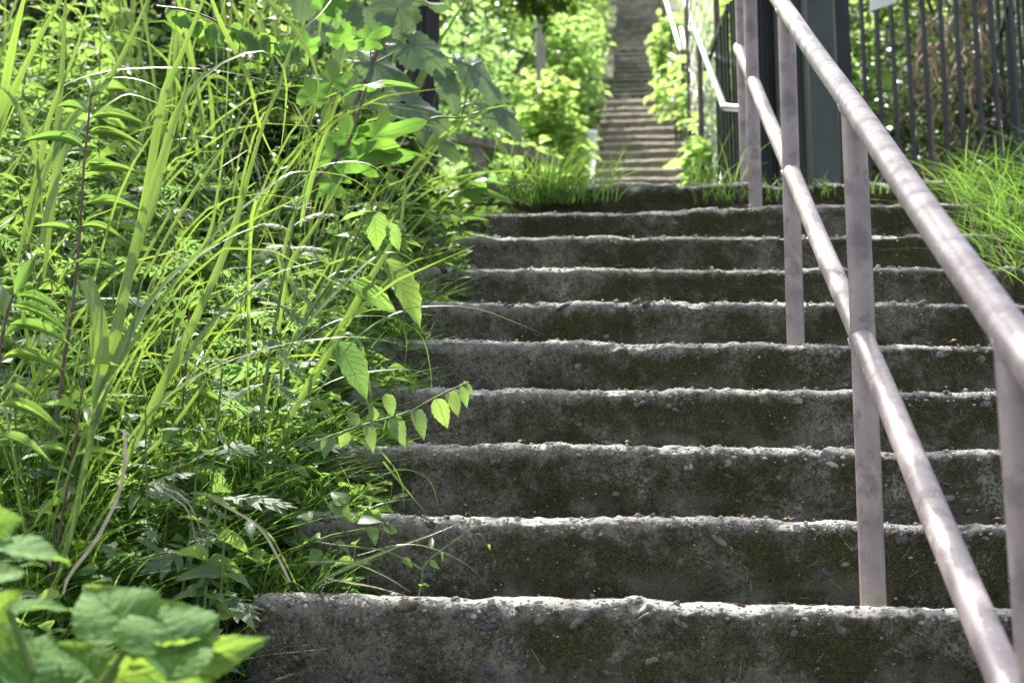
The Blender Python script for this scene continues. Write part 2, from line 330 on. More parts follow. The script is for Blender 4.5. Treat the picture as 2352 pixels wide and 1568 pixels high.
# ------------------------------------------------------------------ terrain
V9 = D0 + 9 * T; ZL = Z0 + 9 * RISE         # landing edge
N2, V2 = 22, 9.28                           # second flight
VT2 = V2 + N2 * T; ZT2 = ZL + N2 * RISE
V3 = VT2 + 1.0; N3 = 40                     # third flight
def zprof(v):
    v = np.asarray(v, float); s = RISE / T
    z = np.where(v < V9, Z0 + (v - D0) * s - .02, ZL)
    z = np.where(v > V2, ZL + (v - V2) * s, z); z = np.where(v > VT2, ZT2, z); z = np.where(v > V3, ZT2 + (v - V3) * s, z)
    return np.maximum(z, -EYE)
def zterrain(u, v):
    u = np.asarray(u, float); v = np.asarray(v, float); z = zprof(v)
    left = np.clip((ULEFT - .02 - u) / 1.6, 0, 1); z = z + np.where(v < V9 + .6, .42 * left, .25 * left) - .12
    right = np.clip((u - 1.35) / .8, 0, 1); z = z + .35 * right * (v < V9 + .4)
    inst = (u > ULEFT) & (u < 1.5) & (v < V9 + .1); z = np.where(inst, z - .26, z)
    b = np.clip((np.abs(u - .1) - .6) / 1.5, 0, 1) * (v > V9 + .8); z = z + .25 * b * np.clip((v - V9 - .8) / 2, 0, 1)
    return z + .05 * fbm(np.stack([u * 1.3, v * 1.3, u * 0], -1), 3)
def terrain(name, u0, u1, nu, v0, v1, nv, mat):
    u = np.linspace(u0, u1, nu); v = np.linspace(v0, v1, nv); uu, vv = np.meshgrid(u, v); z = zterrain(uu, vv)
    Pw = U * uu[..., None] + V * vv[..., None]; Pw[..., 2] += z + EYE
    mb = MB(); mb.add(Pw.reshape(-1, 3), gridf(nv, nu)); return tag(mb.obj(name, mat), kind='structure')
terrain('bank_ground', -9, 9, 120, -4, V9 + .5, 130, M['soil'])
terrain('hillside', -40, 40, 160, V9 + .5, 75, 170, M['hill'])
mb = MB(); box(mb, (0, 20, -1.2), (300, 300, 1.0)); tag(mb.obj('ground', M['hill'], None, False), kind='structure')

# ------------------------------------------------------------------ the near stairs
DZ = {0: .0008, 1: -.0033, 2: .0043, 3: .004, 4: -.0006, 5: -.0035, 6: -.0052, 7: -.0011, 8: .0033}
SL = {8: .0206, 4: -.0068, 5: -.0058}
stair = tag(empty('stairway', st(0, 0, 0), -HEAD), 'old mossy concrete steps with rough pebbly nosings climbing past the handrail', 'stairs', kind='structure')
def step_surface(n, u, dv, dz):
    """local point of step n (origin at its nosing line)"""
    u = np.asarray(u, float); q = np.stack([u * 3.0, np.full_like(u, n * 5.1), u * 0], -1)
    wob = .0042 * fbm(q, 3) + .0030 * fbm(q * 7, 3)
    P = np.stack([u, dv, dz], -1); w = np.stack([u, dv + n * 3.7, dz], -1); amp = np.clip(.75 + .9 * vnoise(np.stack([u * 2.3, np.full_like(u, n * 7.7), u * 0], -1)), .15, 1.6)
    r = .0045 * fbm(w * 9, 3) + .0032 * fbm(w * 45, 3) + .0014 * fbm(w * 160, 2)
    nose = np.exp(-((dz + .008) / .03) ** 2) * np.exp(-(dv / .05) ** 2)
    chip = np.clip(fbm(w * 16, 2) - .35, 0, 1) * .022 * nose
    P[..., 2] += wob + CROSS * u + SL.get(n, 0) * (u - .5) + np.where(dv > .004, r * .8, 0) + nose * r * .5 * amp - chip * .6 * amp
    P[..., 1] += np.where(dz < -.004, r * 1.0, 0) + .009 * fbm(np.stack([u * 2.2, u * 0 + n * 9.7, dz * 5], -1), 2) + chip * amp
    return P
prof = [(.33, 0), (.25, 0), (.17, 0), (.11, 0), (.07, 0), (.045, -.0005), (.030, -.0018), (.019, -.0045), (.011, -.0085), (.0055, -.0135), (.002, -.019)]
prof = np.array(prof + [(0.0 + .004 * s, -.02 - .008 * s * (1 + .015 * s)) for s in range(0, 22)] )
prof[11:, 0] = np.linspace(0.0, .006, 22); prof[11:, 1] = np.linspace(-.026, -.235, 22)
steps = {}
for n in range(-6, 9):
    u1 = 1.62; du = .006 if -1 <= n <= 4 else .010
    if n < -1: du = .03
    u = np.arange(ULEFT, u1, du); uu, a = np.meshgrid(u, prof[:, 0]); _, b = np.meshgrid(u, prof[:, 1])
    # rounded left corner
    P = step_surface(n, uu, a, b)
    cr = np.clip((ULEFT + .035 - uu) / .035, 0, 1); P[..., 1] += .016 * cr ** 2; P[..., 2] -= .02 * cr ** 2 * np.exp(-np.abs(b) / .02)
    mb = MB(); nc = len(u); mb.add(P.reshape(-1, 3), gridf(len(prof), nc)[:, ::-1])
    for c in (0, nc - 1):       # end faces
        E_ = P[:, c]; B_ = E_.copy(); B_[:, 1] = .34; B_[:, 2] = np.where(B_[:, 2] < -.01, B_[:, 2], -.001 + B_[:, 2].max() * 0 + E_[:, 2] * 1.0 - .001)
        mb.add(np.stack([E_, B_], 1).reshape(-1, 3), gridf(len(prof), 2) if c == 0 else gridf(len(prof), 2)[:, ::-1])
    o = mb.obj('step', M['concrete'], stair); o.location = (0, D0 + n * T, Z0 + n * RISE + DZ.get(n, 0)); steps[n] = o
# rough broken landing edge above the last step
nl = 9; u = np.arange(ULEFT, 1.7, .012); pr2 = prof.copy(); pr2[0, 0] = 1.0; uu, a = np.meshgrid(u, pr2[:, 0]); _, b = np.meshgrid(u, pr2[:, 1])
P = step_surface(nl, uu, a, b); w = np.stack([uu, a, b], -1); P[..., 1] += .018 * fbm(w * 14, 3); P[..., 2] += .010 * fbm(np.stack([uu * 7, uu * 0, uu * 0], -1), 3)
mb = MB(); mb.add(P.reshape(-1, 3), gridf(len(prof), len(u))[:, ::-1]); o = mb.obj('landing_edge', M['concrete'], stair); o.location = (0, V9, ZL); steps[9] = o
# landing slab behind it
mb = MB(); uu, vv = np.meshgrid(np.linspace(-1.2, 1.75, 60), np.linspace(V9 + .5, V2 + .2, 60)); zz = ZL + CROSS * uu - .006 + .006 * fbm(np.stack([uu * 4, vv * 4, uu * 0], -1), 3)
mb.add(np.stack([uu, vv, zz], -1).reshape(-1, 3), gridf(60, 60)); lo = mb.obj('landing', M['concrete_far'], stair)

# pebbles set in the concrete
def ico(sub):
    import bmesh
    bm = bmesh.new(); bmesh.ops.create_icosphere(bm, subdivisions=sub, radius=1); bm.verts.ensure_lookup_table()
    v = np.array([x.co[:] for x in bm.verts]); f = np.array([[q.index for q in x.verts] for x in bm.faces]); bm.free(); return v, f
IV1, IF1 = ico(1); IV2, IF2 = ico(2)
peb = []
for i in range(8):
    mb = MB(); v = IV2 * (1 + .18 * fbm(IV2 * 1.1 + i * 9, 2)[:, None]); mb.add(v, IF2); peb.append(mb.mesh('pebble', M['pebble']))
def place_pebble(n, u, dz, r, seed, proud=.35):
    dv = .0 if dz < -.012 else random.uniform(.0, .05); dzz = dz if dz < -.012 else -.002
    p = step_surface(n, np.array([u]), np.array([dv]), np.array([dzz]))[0]
    out = np.array([0, -1.0, 0]) if dz < -.012 else np.array([0, -.3, .95]); p = p + out * r * (proud - .75) * .5
    o = link('pebble', peb[seed % 8], steps[n]); o.location = p
    o.scale = (r * random.uniform(.9, 1.6), r * random.uniform(.5, .7), r * (random.uniform(.6, .95) if r < .016 else .45))
    o.rotation_euler = (random.uniform(-.4, .4), random.uniform(-.7, .7), random.uniform(-.3, .3))
for n, k_ in ((0, 84), (1, 54), (2, 42), (3, 34), (4, 26), (5, 18), (6, 16), (7, 10), (8, 10)):
    for i in range(k_):
        top = random.random() < .62
        r = min(.022, max(.0045, random.lognormvariate(-4.75, .42)))
        place_pebble(n, random.uniform(ULEFT + .03, 1.3), random.uniform(-.05, 0) if top else random.uniform(-.17, -.03), r * (1 if top else .8), i, .35 if top else .1)
# a few named by eye: the big flat ones on the lowest step
for (px, py, r) in ((588, 1440, .020), (930, 1392, .030), (1545, 1208, .017), (1490, 1422, .018), (1340, 1418, .009), (1310, 1424, .008), (1125, 1440, .016), (1690, 1212, .011), (1195, 1395, .010)):
    n = 0 if py > 1300 else 1; P_ = uvz(at(px, py, D0 + n * T)); place_pebble(n, P_[0], P_[2] - (Z0 + n * RISE) - CROSS * P_[0], r, int(px), .6)
for n in range(0, 10):
    mb = MB(); k_ = 1050 if n < 3 else (750 if n < 6 else 550)
    u = rng.uniform(ULEFT + .01, 1.6, k_); tsel = rng.random(k_)
    dz = np.where(tsel < .9, -np.abs(rng.normal(0, .012, k_)) - .001, -rng.uniform(.0, .19, k_)); dv = np.where((dz > -.008), rng.uniform(0, .05, k_), .0005)
    p = step_surface(n, u, dv, dz)
    r = np.clip(rng.lognormal(-5.95, .45, k_), .0012, .0065) * np.where(tsel < .9, 1, .6)
    sc = np.stack([r * rng.uniform(.8, 1.5, k_), r * rng.uniform(.6, 1, k_), r * rng.uniform(.6, 1, k_)], -1)
    v = p[:, None] + IV1[None] * sc[:, None] * (1 + .2 * rng.uniform(-1, 1, (k_, len(IV1), 1)))
    f = IF1[None] + (np.arange(k_) * len(IV1))[:, None, None]; mb.add(v.reshape(-1, 3), f.reshape(-1, 3))
    o = mb.obj('aggregate', M['aggregate'], steps[n]); tag(o, kind='stuff')

# ------------------------------------------------------------------ upper flights
def far_flight(n, v0, z0, u0, u1, label, far, mat='concrete_far', nr=.032):
    root = tag(empty('stairway', st(0, 0, 0), -HEAD), label, 'stairs', kind='structure')
    protos = []
    for q in range(4):
        u = np.linspace(u0, u1, 40); p2 = np.array([(.33, 0), (.2, 0), (.11, 0), (nr * 2, -.001), (nr * 1.2, -nr * .1), (nr * .7, -nr * .35), (nr * .3, -nr * .7), (.002, -nr), (0, -nr * 1.3), (.002, -.12), (.004, -.17), (.006, -.225)]); uu, a = np.meshgrid(u, p2[:, 0]); _, b = np.meshgrid(u, p2[:, 1])
        P = np.stack([uu, a, b], -1); P[..., 2] += .008 * fbm(np.stack([uu * 3, uu * 0 + q * 7.7, uu * 0], -1), 3) + np.where(a > .003, .004 * fbm(np.stack([uu * 20, a * 20, uu * 0 + q], -1), 2), 0)
        P[..., 1] += .008 * fbm(np.stack([uu * 9, b * 9, uu * 0 + q * 3.3], -1), 3); mb = MB(); mb.add(P.reshape(-1, 3), gridf(len(p2), 40)[:, ::-1])
        for c in (0, 39):
            E_ = P[:, c]; B_ = E_.copy(); B_[:, 1] = .34; mb.add(np.stack([E_, B_], 1).reshape(-1, 3), gridf(len(p2), 2) if c == 0 else gridf(len(p2), 2)[:, ::-1])
        protos.append(mb.mesh('step', M[mat]))
    for i in range(n):
        o = link('step', protos[i % 4], root); o.location = (random.uniform(-.012, .012), v0 + i * T, z0 + (i + 1) * RISE + random.uniform(-.008, .008))
    return root
M['concrete_top'] = concrete_mat('dark_stained_concrete', .8, (1.1, 1.06, 1.02), .6)
fl2 = far_flight(N2, V2, ZL, -.36, .62, 'straight brown concrete stairs seen beyond the landing, beside the pale kerb', 0)
fl3 = far_flight(N3, V3, ZT2, -.27, .52, 'topmost narrow grey stairs receding uphill between the bushes', 1, 'concrete_top', .017)
mb = MB(); uu, vv = np.meshgrid(np.linspace(-.9, 1.1, 20), np.linspace(VT2 - .1, V3 + .15, 10)); mb.add(np.stack([uu, vv, uu * 0 + ZT2 - .008], -1).reshape(-1, 3), gridf(10, 20)); mb.obj('landing', M['concrete_far'], fl3)
mb = MB()                       # stringer wall left of the second flight
for v_, zt in ((0, 0),):
    vv = np.linspace(V2 - .3, VT2 - 1.6, 20); zt = ZL + (vv - V2) * RISE / T + .20
    ring = np.stack([np.stack([np.full(20, -.362), vv, zt], -1), np.stack([np.full(20, -.48), vv, zt], -1), np.stack([np.full(20, -.48), vv, zt - .7], -1), np.stack([np.full(20, -.362), vv, zt - .7], -1)], 1)
    mb.add(ring.reshape(-1, 3), np.concatenate([np.stack([np.arange(19) * 4 + a, np.arange(19) * 4 + (a + 1) % 4, np.arange(1, 20) * 4 + (a + 1) % 4, np.arange(1, 20) * 4 + a], -1) for a in range(4)]))
    mb.add(ring[0], [[0, 1, 2, 3]])
M['kerb'] = plain_mat('pale_kerb_concrete', (.5, .48, .44), (.62, .6, .56), .9, 8.0, 0, .5)
mb.obj('kerb', M['kerb'], fl2, False)

# ------------------------------------------------------------------ handrail
UR = .462; RAD = .0252
def zrail(v, top): return (1.036 + .6162 * (v - 2.935)) if top else (.530 + .6145 * (v - 2.935))
def hand(o_loc=st(UR, D0, 0)):
    root = tag(empty('handrail', o_loc), 'worn mauve painted pipe handrail with a middle rail beside the mossy steps', 'handrail')
    def part(name, P, r, k=28):
        mb = MB(); P = np.asarray(P); tube(mb, P, r, k); o = rel(o_loc, mb).obj(name, M['paint'], root); return o
    vs = np.linspace(1.0, 5.9, 24); w = .0015 * np.sin(vs * 5)
    part('top_rail', [st(UR + a, v, zrail(v, 1)) for v, a in zip(vs, w)], RAD, 32)
    part('middle_rail', [st(UR + a, v, zrail(v, 0)) for v, a in zip(vs, w)], RAD * .96, 32)
    for n, off in ((-4, .15), (0, .15), (4, .15), (8, .15)):
        v = D0 + n * T + off; zb = Z0 + n * RISE + CROSS * UR - .03; zt = zrail(v, 1) - .012
        zz = np.linspace(zb, zt, 16); foot = st(UR, v, zb + .03); mb = MB(); tube(mb, [st(UR + .004 * math.sin(n + q * 2), v, q) for q in zz], np.full(16, RAD * 1.02), 32)
        o = rel(foot, mb).obj('post', M['paint_post'], root); o.location = foot - o_loc
        for top in (1, 0):      # weld beads where the rails meet the post
            zc = zrail(v, top); sl = .6155; a_ = np.linspace(0, 2 * math.pi, 25); q = np.array([st(UR, v, zc) + U * math.cos(t_) * RAD * 1.03 + V * math.sin(t_) * RAD * 1.03 + np.array([0, 0, -math.sqrt(max(0, 1 - (math.cos(t_)) ** 2)) * RAD * 1.05 * (1 if top else 1) + sl * math.sin(t_) * RAD]) for t_ in a_])
            mb = MB(); tube(mb, q, .0035, 6, False); rel(foot, mb).obj('weld', M['paint'], o)
    v = 5.86; zz = np.linspace(ZL - .05, zrail(v, 1), 12); o = part('post', [st(UR + .012, v, q) for q in zz], np.full(12, RAD * 1.05), 28)
    return root
hand()
# thin bare-steel rails of the upper flights
def steel_rail(label, pts, r, posts, cat='handrail', stub=None):
    base = np.array(pts[0]); root = tag(empty('steel_handrail', base), label, cat, 'thin bright steel rails of the upper stairs')
    mb = MB(); tube(mb, spline(pts, 30) if len(pts) > 2 else np.array(pts), r, 12); rel(base, mb).obj('rail', M['steel'], root)
    for q, h in posts:
        mb = MB(); tube(mb, [q + np.array([0, 0, -h]), q], .022, 10); rel(base, mb).obj('post', M['rust_post'], root)
p0 = at(1712, 250, 5.92); p1 = at(1663, 246, 6.0); p2 = at(1570, 0, 11.5); p3 = p2 + (p2 - p1) * .4
base = p0; root = tag(empty('steel_handrail', base), 'thin bright steel rail bent level where it joins the last mauve post', 'handrail', 'thin bright steel rails of the upper stairs')
mb = MB(); tube(mb, [p0, p1 * .8 + p0 * .2, p1, p1 + (p2 - p1) * .01, p2, p3], .0165, 12); rel(base, mb).obj('rail', M['steel'], root)
for f_ in (.45, .9):
    q = p1 + (p2 - p1) * f_; mb = MB(); tube(mb, [q - np.array([0, 0, .9]), q], .018, 10); rel(base, mb).obj('post', M['rust_post'], root)
a = at(1634, 400, 8.6); b = at(1624, 322, 8.7); c = at(1565, 66, 12.6)
steel_rail('bright steel rail over brown posts along the right edge of the middle stairs', [b, c], .019, [(b + (c - b) * f_, 1.0) for f_ in (.0, .3, .6, .95)])
a = at(1564, 118, 13.5); b = at(1526, -8, 19)
steel_rail('bright steel rail along the topmost stairs, over the lit leaves', [a, b, b + (b - a) * .5], .024, [(a + (b - a) * f_, 1.2) for f_ in (.05, .55, .98)])

# ------------------------------------------------------------------ fences, gate posts, sign
def gpost(name, label, cat, px0, px1, v, dep, mat, ztop=4.6, group=None, ribs=0):
    pa = at(px0, 410, v); pb = at(px1, 410, v); w = np.linalg.norm(pb - pa); c = (pa + pb) / 2; zb = ZL + EYE - .05; H = ztop + EYE - zb
    base = np.array([c[0], c[1], zb]); root = tag(empty(name, base), label, cat, group)
    mb = MB(); box(mb, (0, dep / 2, H / 2), (w, dep, H)); mb.obj('column' if not ribs else 'sheet', mat, root, False)
    mb = MB(); box(mb, (0, dep / 2, .02), (w + .02, dep + .02, .04)); mb.obj('base_plate', mat, root, False)
    for r_ in range(ribs):
        mb = MB(); box(mb, (-w / 2 + (r_ + .5) * w / ribs, -.005, H / 2), (w / ribs * .45, .012, H - .01)); mb.obj('rib', mat, root, False)
    return root
gpost('gate_post', 'slate green square steel gate post standing behind the handrail top', 'gate post', 1868, 1930, 6.35, .13, M['slate'])
gpost('gate_post', 'darker square gate post just left of the slate green one', 'gate post', 1800, 1864, 6.55, .13, M['slate'])
gpost('fence_post', 'black square fence post at the left end of the picket fence', 'fence post', 1934, 1968, 6.5, .08, M['black'])
gpost('ribbed_panel', 'black ribbed metal panel between the last mauve post and the gate posts', 'panel', 1742, 1797, 6.7, .03, M['black'], 4.6, None, 5)
def picket_fence(label, A, B, z0, z1, n, wd, mat, rails=(.12,), slope=0):
    A = np.array(A); B = np.array(B); base = A.copy(); root = tag(empty('picket_fence', base), label, 'fence')
    d = B - A; ang = math.atan2(d[1], d[0]); me = None
    H = z1 - z0
    mb = MB(); box(mb, (0, 0, H / 2), (wd, wd, H)); me = mb.mesh('picket', mat, False)
    for i in range(n):
        t = i / max(1, n - 1); p = A + d * t - base; o = link('picket', me, root); o.location = (p[0], p[1], slope * t + random.uniform(-.01, .01)); o.rotation_euler = (random.uniform(-.006, .006), random.uniform(-.006, .006), ang)
    for r_ in rails:
        mb = MB(); L = np.linalg.norm(d[:2]); box(mb, (L / 2, 0, r_ * H), (L, wd * 1.2, .04)); o = mb.obj('rail', mat, root, False); o.rotation_euler = (0, -math.atan2(slope, L), ang)
    return root
fa = at(1998, 410, 7.25); fb = at(2345, 410, 6.45); fa[2] = fb[2] = ZL + EYE - .02
picket_fence('long dark picket fence in front of the bramble thicket on the right', fa, fb, 0, 2.6, 10, .017, M['picket'], (.02, .98))
fc = fb + (np.array(st(2.1, 9.2, 0)) - fb) * np.array([1, 1, 0]); fc2 = at(2272, 410, 9.0); fc2[2] = fb[2]; fd = fb.copy(); fd[:2] = at(2400, 410, 6.7)[:2]
picket_fence('far return of the picket fence, its bars crowded together', fc2, fd, 0, 2.6, 14, .017, M['picket'], (.02, .62, .98))
fe = at(1652, 410, 7.6); ff = at(1716, 410, 7.0); fe[2] = ff[2] = ZL + EYE
hz = at(1685, 45, 7.3)[2] - fe[2]
picket_fence('short black picket fence left of the mauve posts, beside the chain-link', fe, ff, 0, hz, 9, .017, M['black'], (.02, .985), .12)
# white sign hanging on the pickets
s0 = at(2030, -20, 7.05); root = tag(empty('sign', s0), 'white sign plate on the picket fence, only its lower corner showing', 'sign')
mb = MB(); q = [at(1999, 26, 7.04), at(2060, 6, 6.9), at(2060, -60, 6.9), at(1999, -60, 7.04)]; bk = [x + V * .008 for x in q]
mb.add(np.array(q + bk), [(0, 1, 2, 3), (7, 6, 5, 4), (0, 4, 5, 1), (1, 5, 6, 2), (2, 6, 7, 3), (3, 7, 4, 0)]); rel(s0, mb).obj('plate', M['white'], root, False)
# chain-link fence in the light behind
ca = at(1588, 400, 9.5); cb = at(1660, 400, 7.7); root = tag(empty('chain_link_fence', ca), 'shining chain-link fence behind the bright steel rails', 'fence')
mb = MB(); L = np.linalg.norm((cb - ca)[:2]); dd = (cb - ca) / np.linalg.norm(cb - ca); dd[2] = 0; Hc = 2.6; nz_ = 34; cell = Hc / nz_ ; zb = zterrain(*[x for x in uvz(ca)[:2]]) + EYE
nn = int(L / cell) + nz_
for sgn in (1, -1):
    for i in range(nn):
        pts = []
        for j in range(nz_ + 1):
            x = (i - nz_ + j) * cell if sgn > 0 else (i - j) * cell
            if 0 <= x <= L: pts.append(ca + dd * x + np.array([0, 0, zb - ca[2] + j * cell]) + np.array([dd[1], -dd[0], 0]) * .004 * sgn * (1 if j % 2 else -1))
        if len(pts) > 1: tube(mb, pts, .0013, 4, False)
o = rel(ca, mb).obj('wire_mesh', M['wire'], root)
for t_ in (0, 1):
    mb = MB(); p_ = ca + dd * L * t_; p_ = np.array([p_[0], p_[1], zb]); tube(mb, [p_, p_ + np.array([0, 0, Hc + .05])], .018, 12); rel(ca, mb).obj('post', M['rust_post'], root)

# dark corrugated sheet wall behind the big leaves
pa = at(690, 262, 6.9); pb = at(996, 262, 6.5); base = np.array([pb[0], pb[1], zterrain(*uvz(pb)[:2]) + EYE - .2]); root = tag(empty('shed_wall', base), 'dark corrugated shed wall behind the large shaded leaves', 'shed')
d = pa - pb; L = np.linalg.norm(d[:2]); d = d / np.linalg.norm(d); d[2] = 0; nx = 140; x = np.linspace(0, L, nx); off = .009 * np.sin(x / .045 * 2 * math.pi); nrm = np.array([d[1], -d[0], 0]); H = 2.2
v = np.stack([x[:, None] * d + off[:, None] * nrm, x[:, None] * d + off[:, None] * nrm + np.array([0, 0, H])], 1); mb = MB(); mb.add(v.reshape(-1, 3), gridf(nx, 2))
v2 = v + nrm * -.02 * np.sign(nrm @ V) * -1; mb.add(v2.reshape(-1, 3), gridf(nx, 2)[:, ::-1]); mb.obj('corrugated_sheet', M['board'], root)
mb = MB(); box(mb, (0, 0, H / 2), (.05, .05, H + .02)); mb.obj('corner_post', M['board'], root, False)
mb = MB(); pw = at(815, 130, 6.35); tube(mb, [np.array([pw[0], pw[1], base[2] + .1]), pw + np.array([0, 0, .12])], .016, 10); tag(mb.obj('white_pipe', M['white']), 'short white pipe end showing between the big shaded leaves', 'pipe')

# log bench
b0, b1 = at(1040, 318, 8.2), at(1256, 362, 7.8); base = np.array([(b0[0] + b1[0]) / 2, (b0[1] + b1[1]) / 2, b0[2] - .45]); root = tag(empty('bench', base), 'low weathered wooden bench among the bushes at the landing', 'bench')
mb = MB(); t_ = spline([b0, b0 * .5 + b1 * .5 + np.array([0, 0, .008]), b1], 12)
dx = norm(b1 - b0)[None]; sd_ = norm(np.cross(dx[0], [0, 0, 1.0]))
ring = np.stack([t_ - sd_ * .10 + [0, 0, .022], t_ + sd_ * .10 + [0, 0, .022], t_ + sd_ * .10 - [0, 0, .028], t_ - sd_ * .10 - [0, 0, .028]], 1)
mb.add(ring.reshape(-1, 3), np.concatenate([np.stack([np.arange(11) * 4 + a_, np.arange(11) * 4 + (a_ + 1) % 4, np.arange(1, 12) * 4 + (a_ + 1) % 4, np.arange(1, 12) * 4 + a_], -1) for a_ in range(4)])); mb.add(ring[0], [[3, 2, 1, 0]]); mb.add(ring[-1], [[0, 1, 2, 3]])
rel(base, mb).obj('seat', M['wood'], root, False)
for px, py in ((1103, 340), (1222, 360)):
    q = at(px, py, 8.0); mb = MB(); tube(mb, [q - np.array([0, 0, .5]), q - np.array([0, 0, .005])], [.055, .05], 12); rel(base, mb).obj('leg', M['wood'], root)

# ------------------------------------------------------------------ leaf templates (foot at the origin, along +Y, length 1, face +Z)
def leaf_grid(K, wf, serr=.0, droop=.25, fold=.12, cols=3, wav=0.0, seed=0, crk=0.0):
    t = np.linspace(0, 1, K); w = wf(t) * (1 - serr * (np.arange(K) % 2)); xs = np.linspace(-1, 1, cols)
    x = w[:, None] * xs[None]; y = np.repeat(t[:, None], cols, 1); y = y + serr * .35 * np.abs(xs)[None] * ((np.arange(K) % 2) * -.1)[:, None]
    z = -droop * t[:, None] ** 2 + np.abs(xs)[None] * w[:, None] * fold * 2 + wav * np.sin(t[:, None] * 9 + seed + xs[None] * 1.5) * np.abs(xs)[None]
    z = z + crk * np.cos((t[:, None] * 7 - np.abs(xs)[None] * 1.3) * 2 * math.pi) * np.minimum(1, np.abs(xs)[None] * 4) * (w[:, None] * 3)
    return np.stack([x, y, z], -1).reshape(-1, 3), gridf(K, cols), np.stack(np.broadcast_arrays((xs[None] + 1) / 2, t[:, None]), -1).reshape(-1, 2)
ov = lambda t: .5 * np.sin(math.pi * np.clip(t, 0, 1) ** .72) ** .9 * (1 - .25 * t)
la = lambda t: .5 * np.sin(math.pi * np.clip(t, 0, 1) ** .8) ** 1.1
heart = lambda t: .5 * np.clip(np.sqrt(np.clip(t * 5, 0, 1)), 0, 1) * (1 - t ** 1.6) ** .8 * 1.08
def leaf_mb(kind, seed=0):
    mb = MB(); r_ = random.Random(seed)
    if kind == 'ovate': mb.add(*leaf_grid(13, ov, .10, r_.uniform(.1, .4), .14, 3, .03, seed))
    elif kind == 'perilla': mb.add(*leaf_grid(13, ov, .16, r_.uniform(.1, .35), .12, 3, .03, seed))
    elif kind == 'lance': mb.add(*leaf_grid(9, la, 0, r_.uniform(.1, .5), .16, 3, .0, seed))
    elif kind == 'heart': mb.add(*leaf_grid(9, heart, 0, r_.uniform(.1, .3), .12, 3, .02, seed))
    elif kind == 'simple': mb.add(*leaf_grid(4, ov, 0, .25, .2, 3))
    elif kind == 'hydrangea': mb.add(*leaf_grid(33, ov, .09, r_.uniform(.05, .3), .10, 9, .035, seed, .011))
    elif kind == 'pinnate':
        def lobe(p, d, L, w):
            d = np.array([math.sin(d), math.cos(d), 0]); s = np.array([d[1], -d[0], 0]); t = np.array([0, .45, 1.0])
            ww = np.array([.45, 1, .02]) * w; c = np.array(p)[None] + t[:, None] * L * d; c[:, 2] -= .25 * c[:, 1] ** 2 + np.abs(c[:, 0]) * .15
            v = np.stack([c - s * ww[:, None], c + s * ww[:, None]], 1); mb.add(v.reshape(-1, 3), gridf(3, 2), np.stack([np.full(6, .8), np.full(6, .5)], -1))
        lobe((0, 0, 0), 0, .5, .05); lobe((0, .45, 0), 0, .55, .09)
        for y_, a_, L_, w_ in ((.28, .95, .26, .045), (.42, .8, .34, .055), (.58, .62, .34, .06), (.74, .5, .22, .045)):
            for s_ in (1, -1): lobe((0, y_, .004), a_ * s_, L_ * r_.uniform(.85, 1.1), w_)
    elif kind in ('mulberry', 'grape'):
        n_ = 45; th = np.linspace(-math.pi * .86, math.pi * .86, n_)
        if kind == 'mulberry':
            lobes = [(0, .98, .50), (1.05, .72, .42), (-1.05, .72 if seed % 2 else .42, .42), (2.0, .50, .55), (-2.0, .50, .55)]
            rr = np.maximum.reduce([np.full(n_, .46)] + [L_ * np.exp(-np.abs((th - a_) / w_) ** 2.4) for a_, L_, w_ in lobes])
            rr = rr * (1 - .04 * (np.arange(n_) % 2))
        else:
            rr = .55 + .43 * np.exp(-(th / .5) ** 2) + .12 * np.exp(-((np.abs(th) - 1.05) / .3) ** 2) - .02 * np.abs(th)
            rr = rr * (1 - .10 * (np.arange(n_) % 2))
        rings = []
        for q in (.0, .5, 1.0):
            x_ = np.sin(th) * rr * q; y_ = np.cos(th) * rr * q; z_ = -.22 * y_ ** 2 - .28 * x_ ** 2 + .05 * np.sin(th * 5 + seed) * q * q; rings.append(np.stack([x_, y_, z_], -1))
        v = np.stack(rings, 0).reshape(-1, 3); v[:, 1] += .0
        mb.add(v, gridf(3, n_)[:, ::-1], np.stack([v[:, 0] * .5 + .5, v[:, 1]], -1))
    return mb
TPL = {}
def leafmesh(kind, mat, var):
    key = (kind, mat, var)
    if key not in TPL: TPL[key] = leaf_mb(kind, var * 7 + 3).mesh('leaf', M[mat])
    return TPL[key]
def frame(p, d, nrm, L, w, roll=0.0):
    d = norm(np.asarray(d, float)); x = norm(np.cross(d, nrm)); n_ = np.cross(x, d); a = roll
    x, n_ = x * math.cos(a) + n_ * math.sin(a), n_ * math.cos(a) - x * math.sin(a); m = np.eye(4)
    m[:3, 0] = x * w; m[:3, 1] = d * L; m[:3, 2] = n_ * L; m[:3, 3] = p; return m
def leaf_obj(parent, base, kind, mat, p, d, nrm, L, w, roll=0, var=None, name='leaf'):
    var = random.randrange(4) if var is None else var
    return link(name, leafmesh(kind, mat, var), parent, Matrix(frame(np.asarray(p) - base, d, nrm, L, w, roll).tolist()))
CAMP = np.array([0, 0, EYE])
def facing(p, up=.5): return norm(norm(CAMP - p) * (1 - up) + np.array([0, 0, 1.0]) * up)
def leaf_px(parent, base, kind, mat, b, t, v, w, up=.5, dv=0.0, roll=0, var=None):
    w = w * {'ovate': 1.35, 'perilla': 1.6, 'hydrangea': 1.3, 'heart': 1.25, 'mulberry': .85, 'grape': .92}.get(kind, 1.1)
    p0, p1 = at(*b, v), at(*t, v + dv); return leaf_obj(parent, base, kind, mat, p0, p1 - p0, facing(p0, up), np.linalg.norm(p1 - p0), wpx(w, p0), roll, var)
